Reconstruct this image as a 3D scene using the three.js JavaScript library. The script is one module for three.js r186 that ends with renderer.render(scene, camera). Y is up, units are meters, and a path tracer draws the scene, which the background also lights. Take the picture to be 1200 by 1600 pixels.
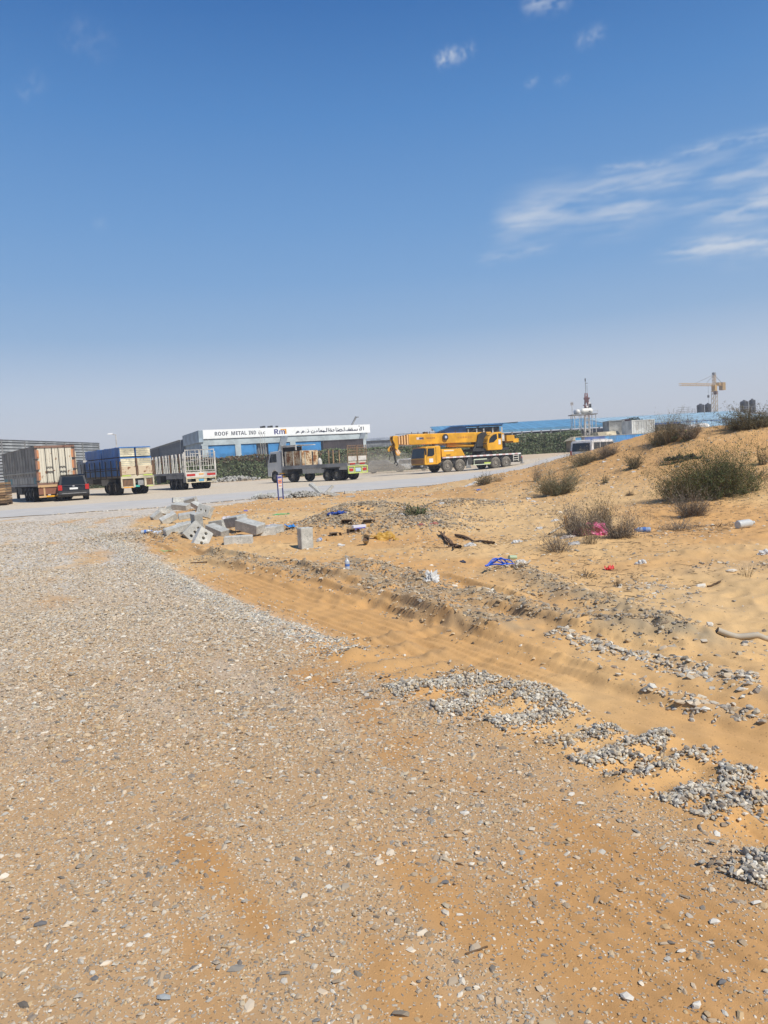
import * as THREE from 'three';
import { mergeGeometries } from 'three/addons/utils/BufferGeometryUtils.js';

// ---------- camera, sky, sun, exposure ----------
const EYE = 1.5, PITCH = 0.0727, ROLL = 0.057, FOCAL = 1111;          // of the 1200 x 1600 photograph
const scene = new THREE.Scene();
const camera = new THREE.PerspectiveCamera(2 * Math.atan(800 / FOCAL) * 180 / Math.PI, 0.75, 0.1, 6000);
camera.position.set(0, EYE, 0);
camera.rotation.set(-PITCH, 0, -ROLL, 'YXZ');
scene.add(camera);
const renderer = new THREE.WebGLRenderer({ antialias: true });
renderer.toneMapping = THREE.LinearToneMapping;
renderer.toneMappingExposure = 1.15;
renderer.shadowMap.enabled = true;
const SUN_DIR = new THREE.Vector3(0.46, 0.75, 0.43).normalize();
const sun = new THREE.DirectionalLight(new THREE.Color(1, 0.95, 0.87), 4.4);
sun.position.copy(SUN_DIR).multiplyScalar(150);
sun.castShadow = true;
sun.shadow.mapSize.set(4096, 4096);
Object.assign(sun.shadow.camera, { left: -130, right: 130, top: 130, bottom: -130, near: 1, far: 500 });
scene.add(sun, sun.target);

// ---------- small maths ----------
const rng = (s) => () => { s |= 0; s = s + 0x6D2B79F5 | 0; let t = Math.imul(s ^ s >>> 15, 1 | s); t = t + Math.imul(t ^ t >>> 7, 61 | t) ^ t; return ((t ^ t >>> 14) >>> 0) / 4294967296; };
let R = rng(7);
const rr = (a, b) => a + (b - a) * R();
const lerp = (a, b, t) => a + (b - a) * t, clamp = (x, a = 0, b = 1) => Math.min(b, Math.max(a, x));
const ss = (a, b, x) => { const t = clamp((x - a) / (b - a)); return t * t * (3 - 2 * t); };
const table = (pts, x) => {
  if (x <= pts[0][0]) return pts[0][1];
  for (let i = 1; i < pts.length; i++) if (x <= pts[i][0]) return lerp(pts[i - 1][1], pts[i][1], (x - pts[i - 1][0]) / (pts[i][0] - pts[i - 1][0]));
  return pts[pts.length - 1][1];
};
const hash = (x, y) => { let n = Math.imul(x, 374761393) + Math.imul(y, 668265263) | 0; n = Math.imul(n ^ n >>> 13, 1274126177); return ((n ^ n >>> 16) >>> 0) / 4294967296; };
const vn = (x, y) => {
  const i = Math.floor(x), j = Math.floor(y), u = x - i, v = y - j, a = u * u * (3 - 2 * u), b = v * v * (3 - 2 * v);
  return lerp(lerp(hash(i, j), hash(i + 1, j), a), lerp(hash(i, j + 1), hash(i + 1, j + 1), a), b);
};
const fbm = (x, y, o = 4) => { let s = 0, a = 0.5, t = 0; for (let i = 0; i < o; i++) { s += a * vn(x, y); t += a; a *= 0.5; x = x * 2.03 + 17.1; y = y * 2.03 + 5.7; } return s / t; };
// direction (x, y, -forward) that a pixel of the photograph looks in
const CP = Math.cos(PITCH), SP = Math.sin(PITCH), CR = Math.cos(ROLL), SR = Math.sin(ROLL);
function look(px, py) {
  const U = px - 600, V = py - 800, u = (U * CR - V * SR) / FOCAL, v = -(U * SR + V * CR) / FOCAL;
  return [u, v * CP - SP, CP + v * SP];
}

// ---------- sky: clear air that pales towards the horizon, thin cirrus ----------
{
  const W = 3072, H = 1536, data = new Float32Array(W * H * 4);
  const lin = (c) => { c /= 255; return c <= 0.04045 ? c / 12.92 : ((c + 0.055) / 1.055) ** 2.4; };
  const stops = [[-90, 170, 165, 155], [-1, 208, 210, 212], [0, 208, 211, 215], [3, 202, 208, 218], [6, 188, 203, 222], [10, 148, 180, 216], [14, 126, 167, 213], [18, 111, 157, 209], [25, 86, 138, 198], [32, 60, 113, 178], [45, 44, 92, 160], [90, 36, 78, 148]].map(([e, r, g, b]) => [e, lin(r) / 1.15, lin(g) / 1.15, lin(b) / 1.15]);
  const dirOf = (px, py) => { const [x, y, z] = look(px, py), l = Math.hypot(x, y, z); return [Math.atan2(x, z), Math.asin(y / l)]; };
  // streaks: from pixel, to pixel, thickness, strength, grain
  const cl = [];
  const add = (p, q, th, st, stretch = 7, seed = cl.length) => cl.push({ p, q, th, st, stretch, seed });
  const px = (x0, y0, x1, y1, th, st, k) => add(dirOf(x0, y0), dirOf(x1, y1), th / FOCAL, st, k);
  px(765, 330, 1330, 215, 34, 0.6); px(770, 335, 900, 315, 26, 0.55); px(900, 300, 1080, 262, 16, 0.5, 11); px(930, 262, 1045, 256, 7, 0.4, 9);
  px(1080, 330, 1400, 285, 24, 0.75); px(1020, 398, 1380, 350, 14, 0.85, 10); px(1080, 380, 1330, 350, 22, 0.45);
  px(1040, 238, 1300, 190, 9, 0.45, 10); px(740, 408, 860, 384, 10, 0.28);
  px(682, 100, 712, 82, 9, 0.75, 1.5); px(702, 94, 738, 76, 8, 0.4, 1.5); px(900, 72, 940, 50, 9, 0.3, 1.6); px(815, 12, 880, 0, 12, 0.5, 2);
  px(25, 150, 60, 122, 12, 0.11, 2); px(108, 80, 130, 30, 14, 0.09, 2); px(130, 72, 165, 55, 16, 0.08, 2); px(150, 360, 165, 350, 8, .12, 2); px(820, 135, 838, 125, 6, .2, 2); px(865, 130, 885, 118, 6, .15, 2);
  R = rng(91);
  for (let i = 0; i < 26; i++) {                                       // more of the same round the rest of the sky
    const a = rr(0.75, 2 * Math.PI - 0.75), e = rr(0.2, 0.75), l = rr(0.1, 0.4);
    add([a > Math.PI ? a - 2 * Math.PI : a, e], [(a > Math.PI ? a - 2 * Math.PI : a) + l, e + rr(-0.05, 0.1)], rr(0.01, 0.035), rr(0.3, 0.7));
  }
  for (const c of cl) { c.ca = Math.cos((c.p[1] + c.q[1]) / 2); const dx = (c.q[0] - c.p[0]) * c.ca, dy = c.q[1] - c.p[1]; c.l = Math.hypot(dx, dy); c.ux = dx / c.l; c.uy = dy / c.l; }
  for (let j = 0; j < H; j++) {
    const el = ((j + 0.5) / H - 0.5) * Math.PI, e = el * 180 / Math.PI;
    let k = 1; while (k < stops.length - 1 && e > stops[k][0]) k++;
    const t = clamp((e - stops[k - 1][0]) / (stops[k][0] - stops[k - 1][0])), base = [1, 2, 3].map((c) => lerp(stops[k - 1][c], stops[k][c], t));
    for (let i = 0; i < W; i++) {
      const round = ((i + 0.5) / W - 0.5) * 2 * Math.PI;               // x = cos, z = sin of it
      const az = Math.atan2(Math.cos(round), -Math.sin(round));        // 0 = straight ahead (-z), + to the right
      let a = 0;
      if (el > 0.02) for (const c of cl) {
        let dx = az - c.p[0]; if (dx > Math.PI) dx -= 2 * Math.PI; if (dx < -Math.PI) dx += 2 * Math.PI;
        dx *= c.ca; const dy = el - c.p[1], u = dx * c.ux + dy * c.uy, v = (-dx * c.uy + dy * c.ux);
        if (u < -0.1 || u > c.l + 0.1 || Math.abs(v) > c.th * 2.5) continue;
        const wob = (fbm(u * 14 + c.seed * 9, c.seed * 3.3, 2) - 0.5) * c.th * 1.6, vv = (v - wob) / c.th;
        const env = ss(-0.25 * c.th - 0.04 * c.l, 0.25 * c.l, u) * (1 - ss(0.8 * c.l, c.l * 1.08 + c.th, u)) * Math.exp(-vv * vv * 1.4);
        if (env < 0.01) continue;
        const n = fbm(u / c.th * 2.2 / c.stretch * 1.6 + c.seed * 31, v / c.th * 2.6 + c.seed * 7, 5), n2 = fbm(u / c.th * 0.8 + c.seed, v / c.th * 9 + u / c.th * 0.5 + 40, 4);
        a = Math.max(a, a + (1 - a) * c.st * env * clamp(ss(0.3, 0.72, n) * 0.75 + 0.9 * (n2 - 0.42)));
      }
      const o = (j * W + i) * 4, cc = [0.58, 0.62, 0.68];
      for (let c = 0; c < 3; c++) data[o + c] = lerp(base[c], cc[c], a);
      data[o + 3] = 1;
    }
  }
  const t = new THREE.DataTexture(data, W, H, THREE.RGBAFormat, THREE.FloatType);
  t.mapping = THREE.EquirectangularReflectionMapping; t.magFilter = THREE.LinearFilter; t.minFilter = THREE.LinearFilter; t.needsUpdate = true;
  scene.background = t; scene.environment = t;
}

// ---------- builders ----------
const V = (x, y, z) => new THREE.Vector3(x, y, z);
const used = {};
const numbered = (n) => { const k = used[n] = (used[n] ?? -1) + 1; return k ? n + '_' + String(k).padStart(3, '0') : n; };
function meta(o, label, category, group, kind) {
  if (label) o.userData.label = label; if (category) o.userData.category = category; if (group) o.userData.group = group; if (kind) o.userData.kind = kind;
  return o;
}
function thing(name, label, category, pos = [0, 0, 0], turn = 0, group) {
  const o = new THREE.Group(); o.name = numbered(name); o.position.set(...pos); o.rotation.y = turn; scene.add(o);
  return meta(o, label, category, group);
}
function metricUV(g) {                                                 // uv in metres by the way each face points
  const p = g.attributes.position, n = g.attributes.normal, uv = new Float32Array(p.count * 2);
  for (let i = 0; i < p.count; i++) {
    const ax = Math.abs(n.getX(i)), ay = Math.abs(n.getY(i)), az = Math.abs(n.getZ(i));
    const [u, v] = ax > ay && ax > az ? [p.getZ(i), p.getY(i)] : ay > az ? [p.getX(i), p.getZ(i)] : [p.getX(i), p.getY(i)];
    uv[i * 2] = u; uv[i * 2 + 1] = v;
  }
  g.setAttribute('uv', new THREE.BufferAttribute(uv, 2));
  return g;
}
function join(geos) {
  geos = geos.flat(9).map((g) => { const h = g.index ? g.toNonIndexed() : g; for (const k of Object.keys(h.attributes)) if (!['position', 'normal'].includes(k)) h.deleteAttribute(k); return h; });
  return metricUV(geos.length > 1 ? mergeGeometries(geos) : geos[0]);
}
function part(name, geos, m, parent, label) {
  const o = new THREE.Mesh(join([geos]), m); o.name = name; o.castShadow = o.receiveShadow = true; parent.add(o);
  if (label) o.userData.label = label;
  return o;
}
function solo(name, geos, m, label, category, pos = [0, 0, 0], turn = 0, group) {
  const o = part(numbered(name), geos, m, scene); o.position.set(...pos); o.rotation.y = turn;
  return meta(o, label, category, group);
}
const box = (w, h, d, x = 0, y = 0, z = 0, rx = 0, ry = 0, rz = 0) => { const g = new THREE.BoxGeometry(w, h, d); if (rx) g.rotateX(rx); if (rz) g.rotateZ(rz); if (ry) g.rotateY(ry); return g.translate(x, y, z); };
const span = (x0, x1, y0, y1, z0, z1) => box(x1 - x0, y1 - y0, z1 - z0, (x0 + x1) / 2, (y0 + y1) / 2, (z0 + z1) / 2);
function between(g, a, b) { const d = V(...b).sub(V(...a)), q = new THREE.Quaternion().setFromUnitVectors(V(0, 1, 0), d.clone().normalize()); return g.applyQuaternion(q).translate((a[0] + b[0]) / 2, (a[1] + b[1]) / 2, (a[2] + b[2]) / 2); }
const len = (a, b) => Math.hypot(b[0] - a[0], b[1] - a[1], b[2] - a[2]);
const bar = (a, b, t = 0.06, t2 = t) => between(new THREE.BoxGeometry(t, len(a, b), t2), a, b);
const rod = (a, b, r = 0.03, seg = 8, r2 = r) => between(new THREE.CylinderGeometry(r2, r, len(a, b), seg), a, b);
// hexahedron from a floor and a top rectangle (x0, x1, z0, z1)
function hexa([ax0, ax1, az0, az1], ay, [bx0, bx1, bz0, bz1], by) {
  const p = [[ax0, ay, az0], [ax1, ay, az0], [ax1, ay, az1], [ax0, ay, az1], [bx0, by, bz0], [bx1, by, bz0], [bx1, by, bz1], [bx0, by, bz1]];
  const f = [[0, 1, 2, 3], [4, 7, 6, 5], [0, 4, 5, 1], [1, 5, 6, 2], [2, 6, 7, 3], [3, 7, 4, 0]], a = [];
  for (const [i, j, k, l] of f) for (const q of [i, j, k, i, k, l]) a.push(...p[q]);
  const g = new THREE.BufferGeometry(); g.setAttribute('position', new THREE.Float32BufferAttribute(a, 3)); g.computeVertexNormals(); return g;
}
// a prism: outline of (z, y) points pushed across x0..x1 with a small bevel
function prism(pts, x0, x1, bev = 0.02) {
  const s = new THREE.Shape(pts.map(([z, y]) => new THREE.Vector2(-z, y)));
  const g = new THREE.ExtrudeGeometry(s, { depth: x1 - x0 - 2 * bev, bevelEnabled: bev > 0, bevelSize: bev, bevelThickness: bev, bevelOffset: -bev, bevelSegments: 2, curveSegments: 6 });
  return g.rotateY(Math.PI / 2).translate(x0 + bev, 0, 0);             // shape x -> -z, so z is as given
}
function plate(pts, w) { const s = new THREE.Shape(pts.map((p) => new THREE.Vector2(...p))); return new THREE.ExtrudeGeometry(s, { depth: w, bevelEnabled: false }).translate(0, 0, -w / 2); }

// ---------- materials ----------
function noiseTexture(n, f) { const d = new Uint8Array(n * n * 4); for (let j = 0; j < n; j++) for (let i = 0; i < n; i++) { const c = f(i / n, j / n), o = (j * n + i) * 4; for (let k = 0; k < 3; k++) d[o + k] = clamp(c[k], 0, 1) * 255; d[o + 3] = 255; }
  const t = new THREE.DataTexture(d, n, n); t.wrapS = t.wrapT = THREE.RepeatWrapping; t.magFilter = THREE.LinearFilter; t.minFilter = THREE.LinearMipmapLinearFilter; t.colorSpace = THREE.SRGBColorSpace; t.needsUpdate = true; return t; }
const wrapf = (u, v, s, seed, o = 4) => {                               // fbm that repeats over the unit square
  const a = fbm(u * s + seed, v * s, o), b = fbm((u - 1) * s + seed, v * s, o), c = fbm(u * s + seed, (v - 1) * s, o), d = fbm((u - 1) * s + seed, (v - 1) * s, o);
  return lerp(lerp(a, b, u), lerp(c, d, u), v);
};
const T = {
  grime: noiseTexture(512, (u, v) => { const n = wrapf(u, v, 6, 3), m = wrapf(u, v, 40, 9, 2), k = 0.78 + 0.22 * ss(0.3, 0.6, n) - 0.10 * (m > 0.62 ? 1 : 0); return [k, k * 0.985, k * 0.96]; }),
  soft: noiseTexture(256, (u, v) => { const n = wrapf(u, v, 5, 3), m = wrapf(u, v, 22, 8, 3), k = 0.82 + 0.14 * ss(0.3, 0.62, n) + 0.06 * (m - 0.4); return [k, k * 0.995, k * 0.97]; }),
  rust: noiseTexture(512, (u, v) => { const n = wrapf(u, v, 7, 23), m = wrapf(u, v, 24, 5, 3), k = 0.85 * ss(0.575, 0.65, n * 0.7 + m * 0.3); return [lerp(0.95, 0.52, k), lerp(0.93, 0.31, k), lerp(0.88, 0.17, k)]; }),
  oldRust: noiseTexture(256, (u, v) => { const n = wrapf(u, v, 5, 31), m = wrapf(u, v, 30, 7, 3), k = ss(0.42, 0.62, n * 0.6 + m * 0.4); return [lerp(1, 0.62, k), lerp(0.98, 0.42, k), lerp(0.95, 0.25, k)]; }),
  concrete: noiseTexture(512, (u, v) => { const n = wrapf(u, v, 9, 13), m = wrapf(u, v, 90, 2, 2), k = 0.8 + 0.25 * (n - 0.4) + 0.22 * (m - 0.5) - (m < 0.24 ? 0.3 : 0); return [k, k, k * 0.98]; }),
};
T.grime.repeat.set(0.25, 0.25); T.soft.repeat.set(0.3, 0.3); T.rust.repeat.set(0.5, 0.5); T.oldRust.repeat.set(0.4, 0.4); T.concrete.repeat.set(1.6, 1.6);
const col = (c) => Array.isArray(c) ? new THREE.Color().setRGB(...c) : new THREE.Color(c);
const M = (c, roughness = 0.7, o = {}) => new THREE.MeshStandardMaterial({ color: col(c), roughness, metalness: 0, ...o });
const P = (c, roughness = 0.5, tex = T.grime, o = {}) => M(c, roughness, { map: tex, ...o });
const mt = {
  white: P([0.62, 0.61, 0.58]), cream: P([0.6, 0.55, 0.42], 0.6), rustWhite: P([0.7, 0.68, 0.62], 0.7, T.rust), tyre: P([0.03, 0.03, 0.032], 0.9), dustTyre: P([0.2, 0.185, 0.16], 0.95), rim: P([0.35, 0.34, 0.31], 0.6), dark: P([0.035, 0.035, 0.037], 0.75),
  chassis: P([0.06, 0.06, 0.06], 0.8), greyMetal: P([0.28, 0.29, 0.3], 0.6), glass: M([0.012, 0.016, 0.02], 0.06), red: M([0.45, 0.02, 0.015], 0.3), orange: P([0.75, 0.2, 0.045], 0.5), yellow: P([0.86, 0.43, 0.02], 0.42, T.soft), lime: M([0.5, 0.6, 0.13], 0.5),
  amber: M([0.8, 0.35, 0.03], 0.4), teal: P([0.07, 0.25, 0.3], 0.6), tarp: P([0.27, 0.26, 0.24], 0.75), blueWrap: P([0.05, 0.23, 0.66], 0.35, T.soft), panelEnd: P([0.82, 0.77, 0.58], 0.85), brown: P([0.16, 0.09, 0.05], 0.8), navy: M([0.025, 0.03, 0.11], 0.5),
  concrete: P([0.6, 0.6, 0.57], 0.95, T.concrete, { bumpMap: T.concrete, bumpScale: 0.004 }), timber: P([0.42, 0.28, 0.15], 0.85), oldTimber: P([0.2, 0.125, 0.07], 0.9), bleached: P([0.62, 0.55, 0.45], 0.9, T.soft), blackCar: P([0.018, 0.02, 0.026], 0.18, T.grime, {}),
};
// ---------- the lie of the land (x to the right, d = distance ahead = -z) ----------
const RIDGE_H = [[0, 0], [2, 0.12], [4, 0.42], [6.2, 0.8], [7.6, 1.2], [8.4, 1.42], [9.2, 1.68], [10.4, 2.0], [12, 2.02], [14, 1.98], [18, 2.1], [26, 2.2], [40, 1.4]];
const RIDGE_D = [[0, 33], [2, 33], [4, 31], [6.2, 30], [7.6, 29], [8.4, 28], [10.4, 26.5], [12, 25], [14, 24], [20, 23.5], [40, 24]];
const EDGE_D = [[-60, 14], [-40, 19], [-16, 29.6], [-9.5, 31], [-6.5, 33.8], [-2, 36], [2, 38], [8, 43], [16, 51], [30, 66], [60, 98]];   // near edge of the asphalt
const FAR_D = [[-60, 18], [-40, 27.5], [-20, 37.2], [-12.8, 41], [-8.1, 45], [2.3, 53], [9, 62], [20, 80], [30, 94], [60, 136]];       // its far edge
const HEAPS = [[-0.3, 17.0, 0.5, 1.5, 1.1], [0.75, 15.2, 0.24, 1.0, 0.9], [1.9, 19.6, 0.3, 1.1, 0.7], [-0.9, 16.2, 0.16, 0.9, 0.8], [-4.9, 17.2, 0.1, 1.6, 1.2]];
function land(x, d) {
  const h0 = table(RIDGE_H, x), zc = table(RIDGE_D, x), s = clamp((d - 13.2) / (zc - 13.2)), back = Math.min(9, Math.max(1, table(EDGE_D, x) - zc - 1));
  let h = h0 * (0.75 * s + 0.25 * s * s * (3 - 2 * s));
  if (d > zc) h *= 1 - ss(0, 1, (d - zc) / back);
  for (const [a, b, k, r, q] of HEAPS) { const u = (x - a) / r, v = (d - b) / q, e = u * u + v * v; if (e < 9) h += k * Math.exp(-e); }
  return h + 1.15 * ss(58, 90, d) * ss(9, 19, x);
}
function hit(px, py, f = land, dmax = 160) {                           // where the ray of a pixel meets the land
  const [a, b, c] = look(px, py); let t = 0.8, prev = 0.8;
  while (t < dmax) { if (EYE + b * t <= f(a * t, c * t)) break; prev = t; t *= 1.012; }
  for (let i = 0; i < 24; i++) { const m = (prev + t) / 2; if (EYE + b * m <= f(a * m, c * m)) t = m; else prev = m; }
  return [a * t, c * t];
}
const path = (...pts) => { const q = pts.map(([x, y]) => hit(x, y)); const xs = q.map((p) => p[0]), ds = q.map((p) => p[1]); return { q, x0: Math.min(...xs) - 1.5, x1: Math.max(...xs) + 1.5, d0: Math.min(...ds) - 1.5, d1: Math.max(...ds) + 1.5 }; };
function nearPath(P, x, d) {                                           // [distance, side (+ right of the way), run along]
  let best = 1e9, side = 0, run = 0, L = 0; const q = P.q;
  for (let i = 1; i < q.length; i++) {
    const ax = q[i - 1][0], ay = q[i - 1][1], bx = q[i][0] - ax, by = q[i][1] - ay, l2 = bx * bx + by * by, l = Math.sqrt(l2), t = clamp(((x - ax) * bx + (d - ay) * by) / l2), ex = x - ax - bx * t, ey = d - ay - by * t, e = Math.hypot(ex, ey);
    if (e < best) { best = e; side = ex * by - ey * bx > 0 ? 1 : -1; run = L + t * l; }
    L += l;
  }
  return [best, side, run, L];
}
const inBox = (P, x, d) => x > P.x0 && x < P.x1 && d > P.d0 && d < P.d1;
// the right-hand border of the gravel road, d -> x
const BORDER = [[300, 1560], [390, 1480]].length && [[1330, 1420], [1200, 1325], [1050, 1255], [900, 1185], [760, 1112], [640, 1072], [530, 1030], [400, 968], [300, 905], [225, 850], [205, 825], [225, 808], [300, 795], [395, 784]].map(([a, b]) => hit(a, b)).map(([x, d]) => [d, x]).sort((a, b) => a[0] - b[0]);
const TRACK = path([225, 838], [330, 888], [430, 925], [560, 968], [700, 1018], [850, 1072], [1000, 1122], [1200, 1198], [1330, 1250]);
// banks of earth and stone along the tracks: path, half width, height, stones per square metre, kind
const BANKS = [
  [path([215, 820], [300, 852], [400, 893], [470, 915], [560, 938]), 0.10, 0.05, 40, 'mix'],
  [path([640, 945], [720, 982], [800, 1005], [870, 1028]), 0.08, 0.04, 30, 'mix'],
  [path([890, 1030], [1010, 1072], [1060, 1088], [1200, 1124], [1300, 1150]), 0.09, 0.04, 60, 'mix'],
  [path([330, 868], [400, 880], [480, 893], [560, 908], [650, 940], [720, 965], [800, 985]), 0.30, 0.06, 420, 'dark'],
  [path([540, 880], [640, 905], [700, 930]), 0.22, 0.07, 420, 'dark'],
  [path([800, 893], [880, 925], [990, 965], [1060, 990]), 0.24, 0.09, 420, 'dark'],
  [path([740, 930], [830, 957], [900, 977], [1000, 992], [1095, 1003]), 0.2, 0.08, 420, 'dark'],
  [path([870, 995], [930, 1010], [990, 1025], [1060, 1042], [1098, 1060]), 0.085, 0.035, 800, 'light'],
  [path([1010, 1078], [1060, 1092], [1130, 1108], [1200, 1122]), 0.07, 0.02, 500, 'light'],
  [path([1130, 1058], [1165, 1072], [1215, 1092]), 0.10, 0.03, 600, 'light'],
  [path([1000, 905], [1060, 935], [1110, 950]), 0.25, 0.02, 120, 'light'],
  [path([1110, 890], [1170, 880], [1220, 880]), 0.35, 0.03, 160, 'mix'],
];
// strokes of loose grey stone that a loader's bucket left, lower left to upper right
const RUTS = [[[222, 832], [330, 868], [470, 893], [600, 932], [720, 978], [860, 1022]], [[960, 1015], [1060, 1043], [1200, 1088]], [[230, 842], [330, 878], [470, 905], [600, 945], [720, 992], [860, 1035]], [[560, 925], [700, 975], [830, 1022], [1000, 1080], [1200, 1142]], [[700, 938], [800, 962], [900, 990], [1000, 1010], [1200, 1052]], [[660, 895], [760, 922], [850, 945], [980, 975], [1200, 1012]]].map((q) => path(...q));
const STROKES = [[620, 1083, 765, 1054, 0.15], [690, 1112, 865, 1080, 0.13], [735, 1085, 830, 1066, 0.13], [775, 1135, 900, 1102, 0.10], [865, 1165, 962, 1132, 0.075], [912, 1190, 1042, 1146, 0.085], [980, 1217, 1110, 1166, 0.085], [1050, 1250, 1162, 1197, 0.085], [1110, 1278, 1215, 1230, 0.09], [1170, 1385, 1230, 1345, 0.09], [960, 1180, 1000, 1160, 0.08]].map(([a, b, c, e, w]) => [path([a, b], [c, e]), w]);
const TEETH = [[540, 1003, 622, 986], [553, 1022, 645, 1002], [588, 1038, 685, 1016], [638, 1049, 712, 1031], [700, 1050, 740, 1040]].map(([a, b, c, e]) => path([a, b], [c, e]));
const RIBBON = path([100, 820], [160, 838], [230, 880], [330, 937], [430, 978], [555, 1022]);
const borderX = (d) => table(BORDER, d);

function shape(x, d) {                                                 // land plus tracks, banks, strokes and unevenness
  const far = table(EDGE_D, x) - d, wild = ss(0.5, 4, far);
  let h = land(x, d);
  if (d > 70 || far < 0.4) return h;
  const gx = borderX(d) - x, onRoad = ss(-0.2, 0.3, gx);
  h += wild * (lerp(0.11, 0.022, onRoad) * (fbm(x * 0.7 + 9, d * 0.7, 3) - 0.5) + lerp(0.085, 0.012, onRoad) * (fbm(x * 2.6, d * 2.6 + 4, 4) - 0.5));
  if (d > 34) return h;
  const rough = 1 - onRoad;
  if (inBox(TRACK, x, d)) {
    const [e, s] = nearPath(TRACK, x, d), w = 0.55;
    if (e < w + 0.5) {
      const k = 1 - ss(w * 0.75, w + 0.12, e);
      h = lerp(h, land(x, d) - 0.045, k * 0.85) + k * (0.010 * Math.sin((e * s + 5) * 58) + 0.006 * Math.sin((e * s + 5) * 131)) * ss(0.25, 0.55, vn(x * 1.2, d * 1.2));
    }
  }
  for (const [p, w, k] of BANKS) if (inBox(p, x, d)) { const [e, , run] = nearPath(p, x, d); if (e < w * 3) h += k * Math.exp(-(e * e) / (w * w)) * (0.6 + 0.6 * vn(run * 2.2, k * 900) + 0.3 * vn(run * 11, k * 700)) + (e < w * 2 ? 0.03 * k / 0.07 * (vn(x * 17, d * 17) - 0.5) * Math.exp(-(e * e) / (w * w)) : 0); }
  for (const [p, w] of STROKES) if (inBox(p, x, d)) { const [e] = nearPath(p, x, d); if (e < w * 3) h += 0.035 * Math.exp(-(e * e) / (w * w)) * (0.5 + vn(x * 9, d * 9)); }
  for (const p of RUTS) if (inBox(p, x, d)) {
    const [e, s, run, L] = nearPath(p, x, d);
    if (e < 0.6) { const q = -e * s + 0.05 * (fbm(run * 1.7, 5, 3) - 0.5), k = (0.25 + 0.75 * ss(0.28, 0.5, vn(run * 0.9, 7))) * ss(0, 0.9, run) * ss(0, 0.9, L - run); h += k * Math.max(-0.03, Math.min(0.05, q > 0 ? 0.056 * ss(0, 0.035, q) * Math.exp(-q / 0.16) * (0.9 + 0.2 * vn(run * 7, 3)) : -0.02 * Math.exp(-((q + 0.07) ** 2) / 0.006))); }
  }
  for (const p of TEETH) if (inBox(p, x, d)) { const [e] = nearPath(p, x, d); if (e < 0.3) h += 0.035 * Math.exp(-(e * e) / 0.006) * (0.3 + 1.2 * vn(x * 14, d * 14)); }
  if (inBox(RIBBON, x, d)) { const [e] = nearPath(RIBBON, x, d); if (e < 1.2) h += 0.05 * Math.exp(-(e * e) / 0.05) * (0.7 + 0.5 * vn(x * 5, d * 5)); }
  if (rough > 0.5 && wild > 0) { const cx = Math.floor(x / 0.45), cy = Math.floor(d / 0.45); for (let i = -1; i <= 1; i++) for (let j = -1; j <= 1; j++) { const a = hash(cx + i + 900, cy + j), b = hash(cx + i, cy + j + 700); if (a < 0.45) continue; const u = x - (cx + i + 0.5 + 0.7 * (a - 0.7)) * 0.45, v = d - (cy + j + 0.2 + 0.6 * b) * 0.45, cs = Math.cos(b * 6), sn = Math.sin(b * 6), e = ((u * cs + v * sn) / 0.15) ** 2 + ((v * cs - u * sn) / 0.075) ** 2; if (e < 6) h += wild * 0.026 * a * (-Math.exp(-e) + 0.55 * Math.exp(-((Math.sqrt(e) - 1.5) ** 2) * 6)); } }
  h += wild * rough * 0.024 * (vn(x * 8, d * 8) - 0.5) + 0.005 * onRoad * (vn(x * 16, d * 16) - 0.5);
  if (onRoad > 0.5 && d < 16) { h -= 0.008 * lanes(x, d) * ss(3, 5, d); }
  // tyre marks on the sand in the lower right
  if (d < 6 && x > -0.5) { const u = x * 0.86 + d * 0.5, k = ss(0.1, 0.5, vn(u * 1.3, 3)) * ss(-0.5, 0.6, x - 0.2 * d); h += k * 0.005 * (Math.sin(u * 44 + vn(x, d) * 2) + 0.5 * Math.sin(u * 97)); }
  return h;
}
const H = (x, z) => shape(x, -z);
const spot = (px, py, lift = 0) => { const [x, d] = hit(px, py, shape, 300); return [x, shape(x, d) + lift, -d]; };

const PATCHES = [[880, 1480, 0.30], [985, 1540, 0.36], [1080, 1440, 0.34], [1010, 1350, 0.22], [1150, 1560, 0.4], [330, 1360, 0.15], [400, 1430, 0.13], [300, 1480, 0.12], [620, 1550, 0.16]].map(([a, b, r]) => [...hit(a, b), r]);
// wheel lanes pressed into the gravel road
const lanes = (x, d) => { const gx = borderX(d) - x + 0.25 * (fbm(d * 0.35, 3, 2) - 0.5); return [0.95, 1.75, 2.7, 3.6].reduce((s, c) => s + Math.exp(-(((gx - c) / 0.2) ** 2)), 0) * ss(0.25, 0.5, fbm(x * 0.9 + 5, d * 0.6, 3)); };
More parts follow.
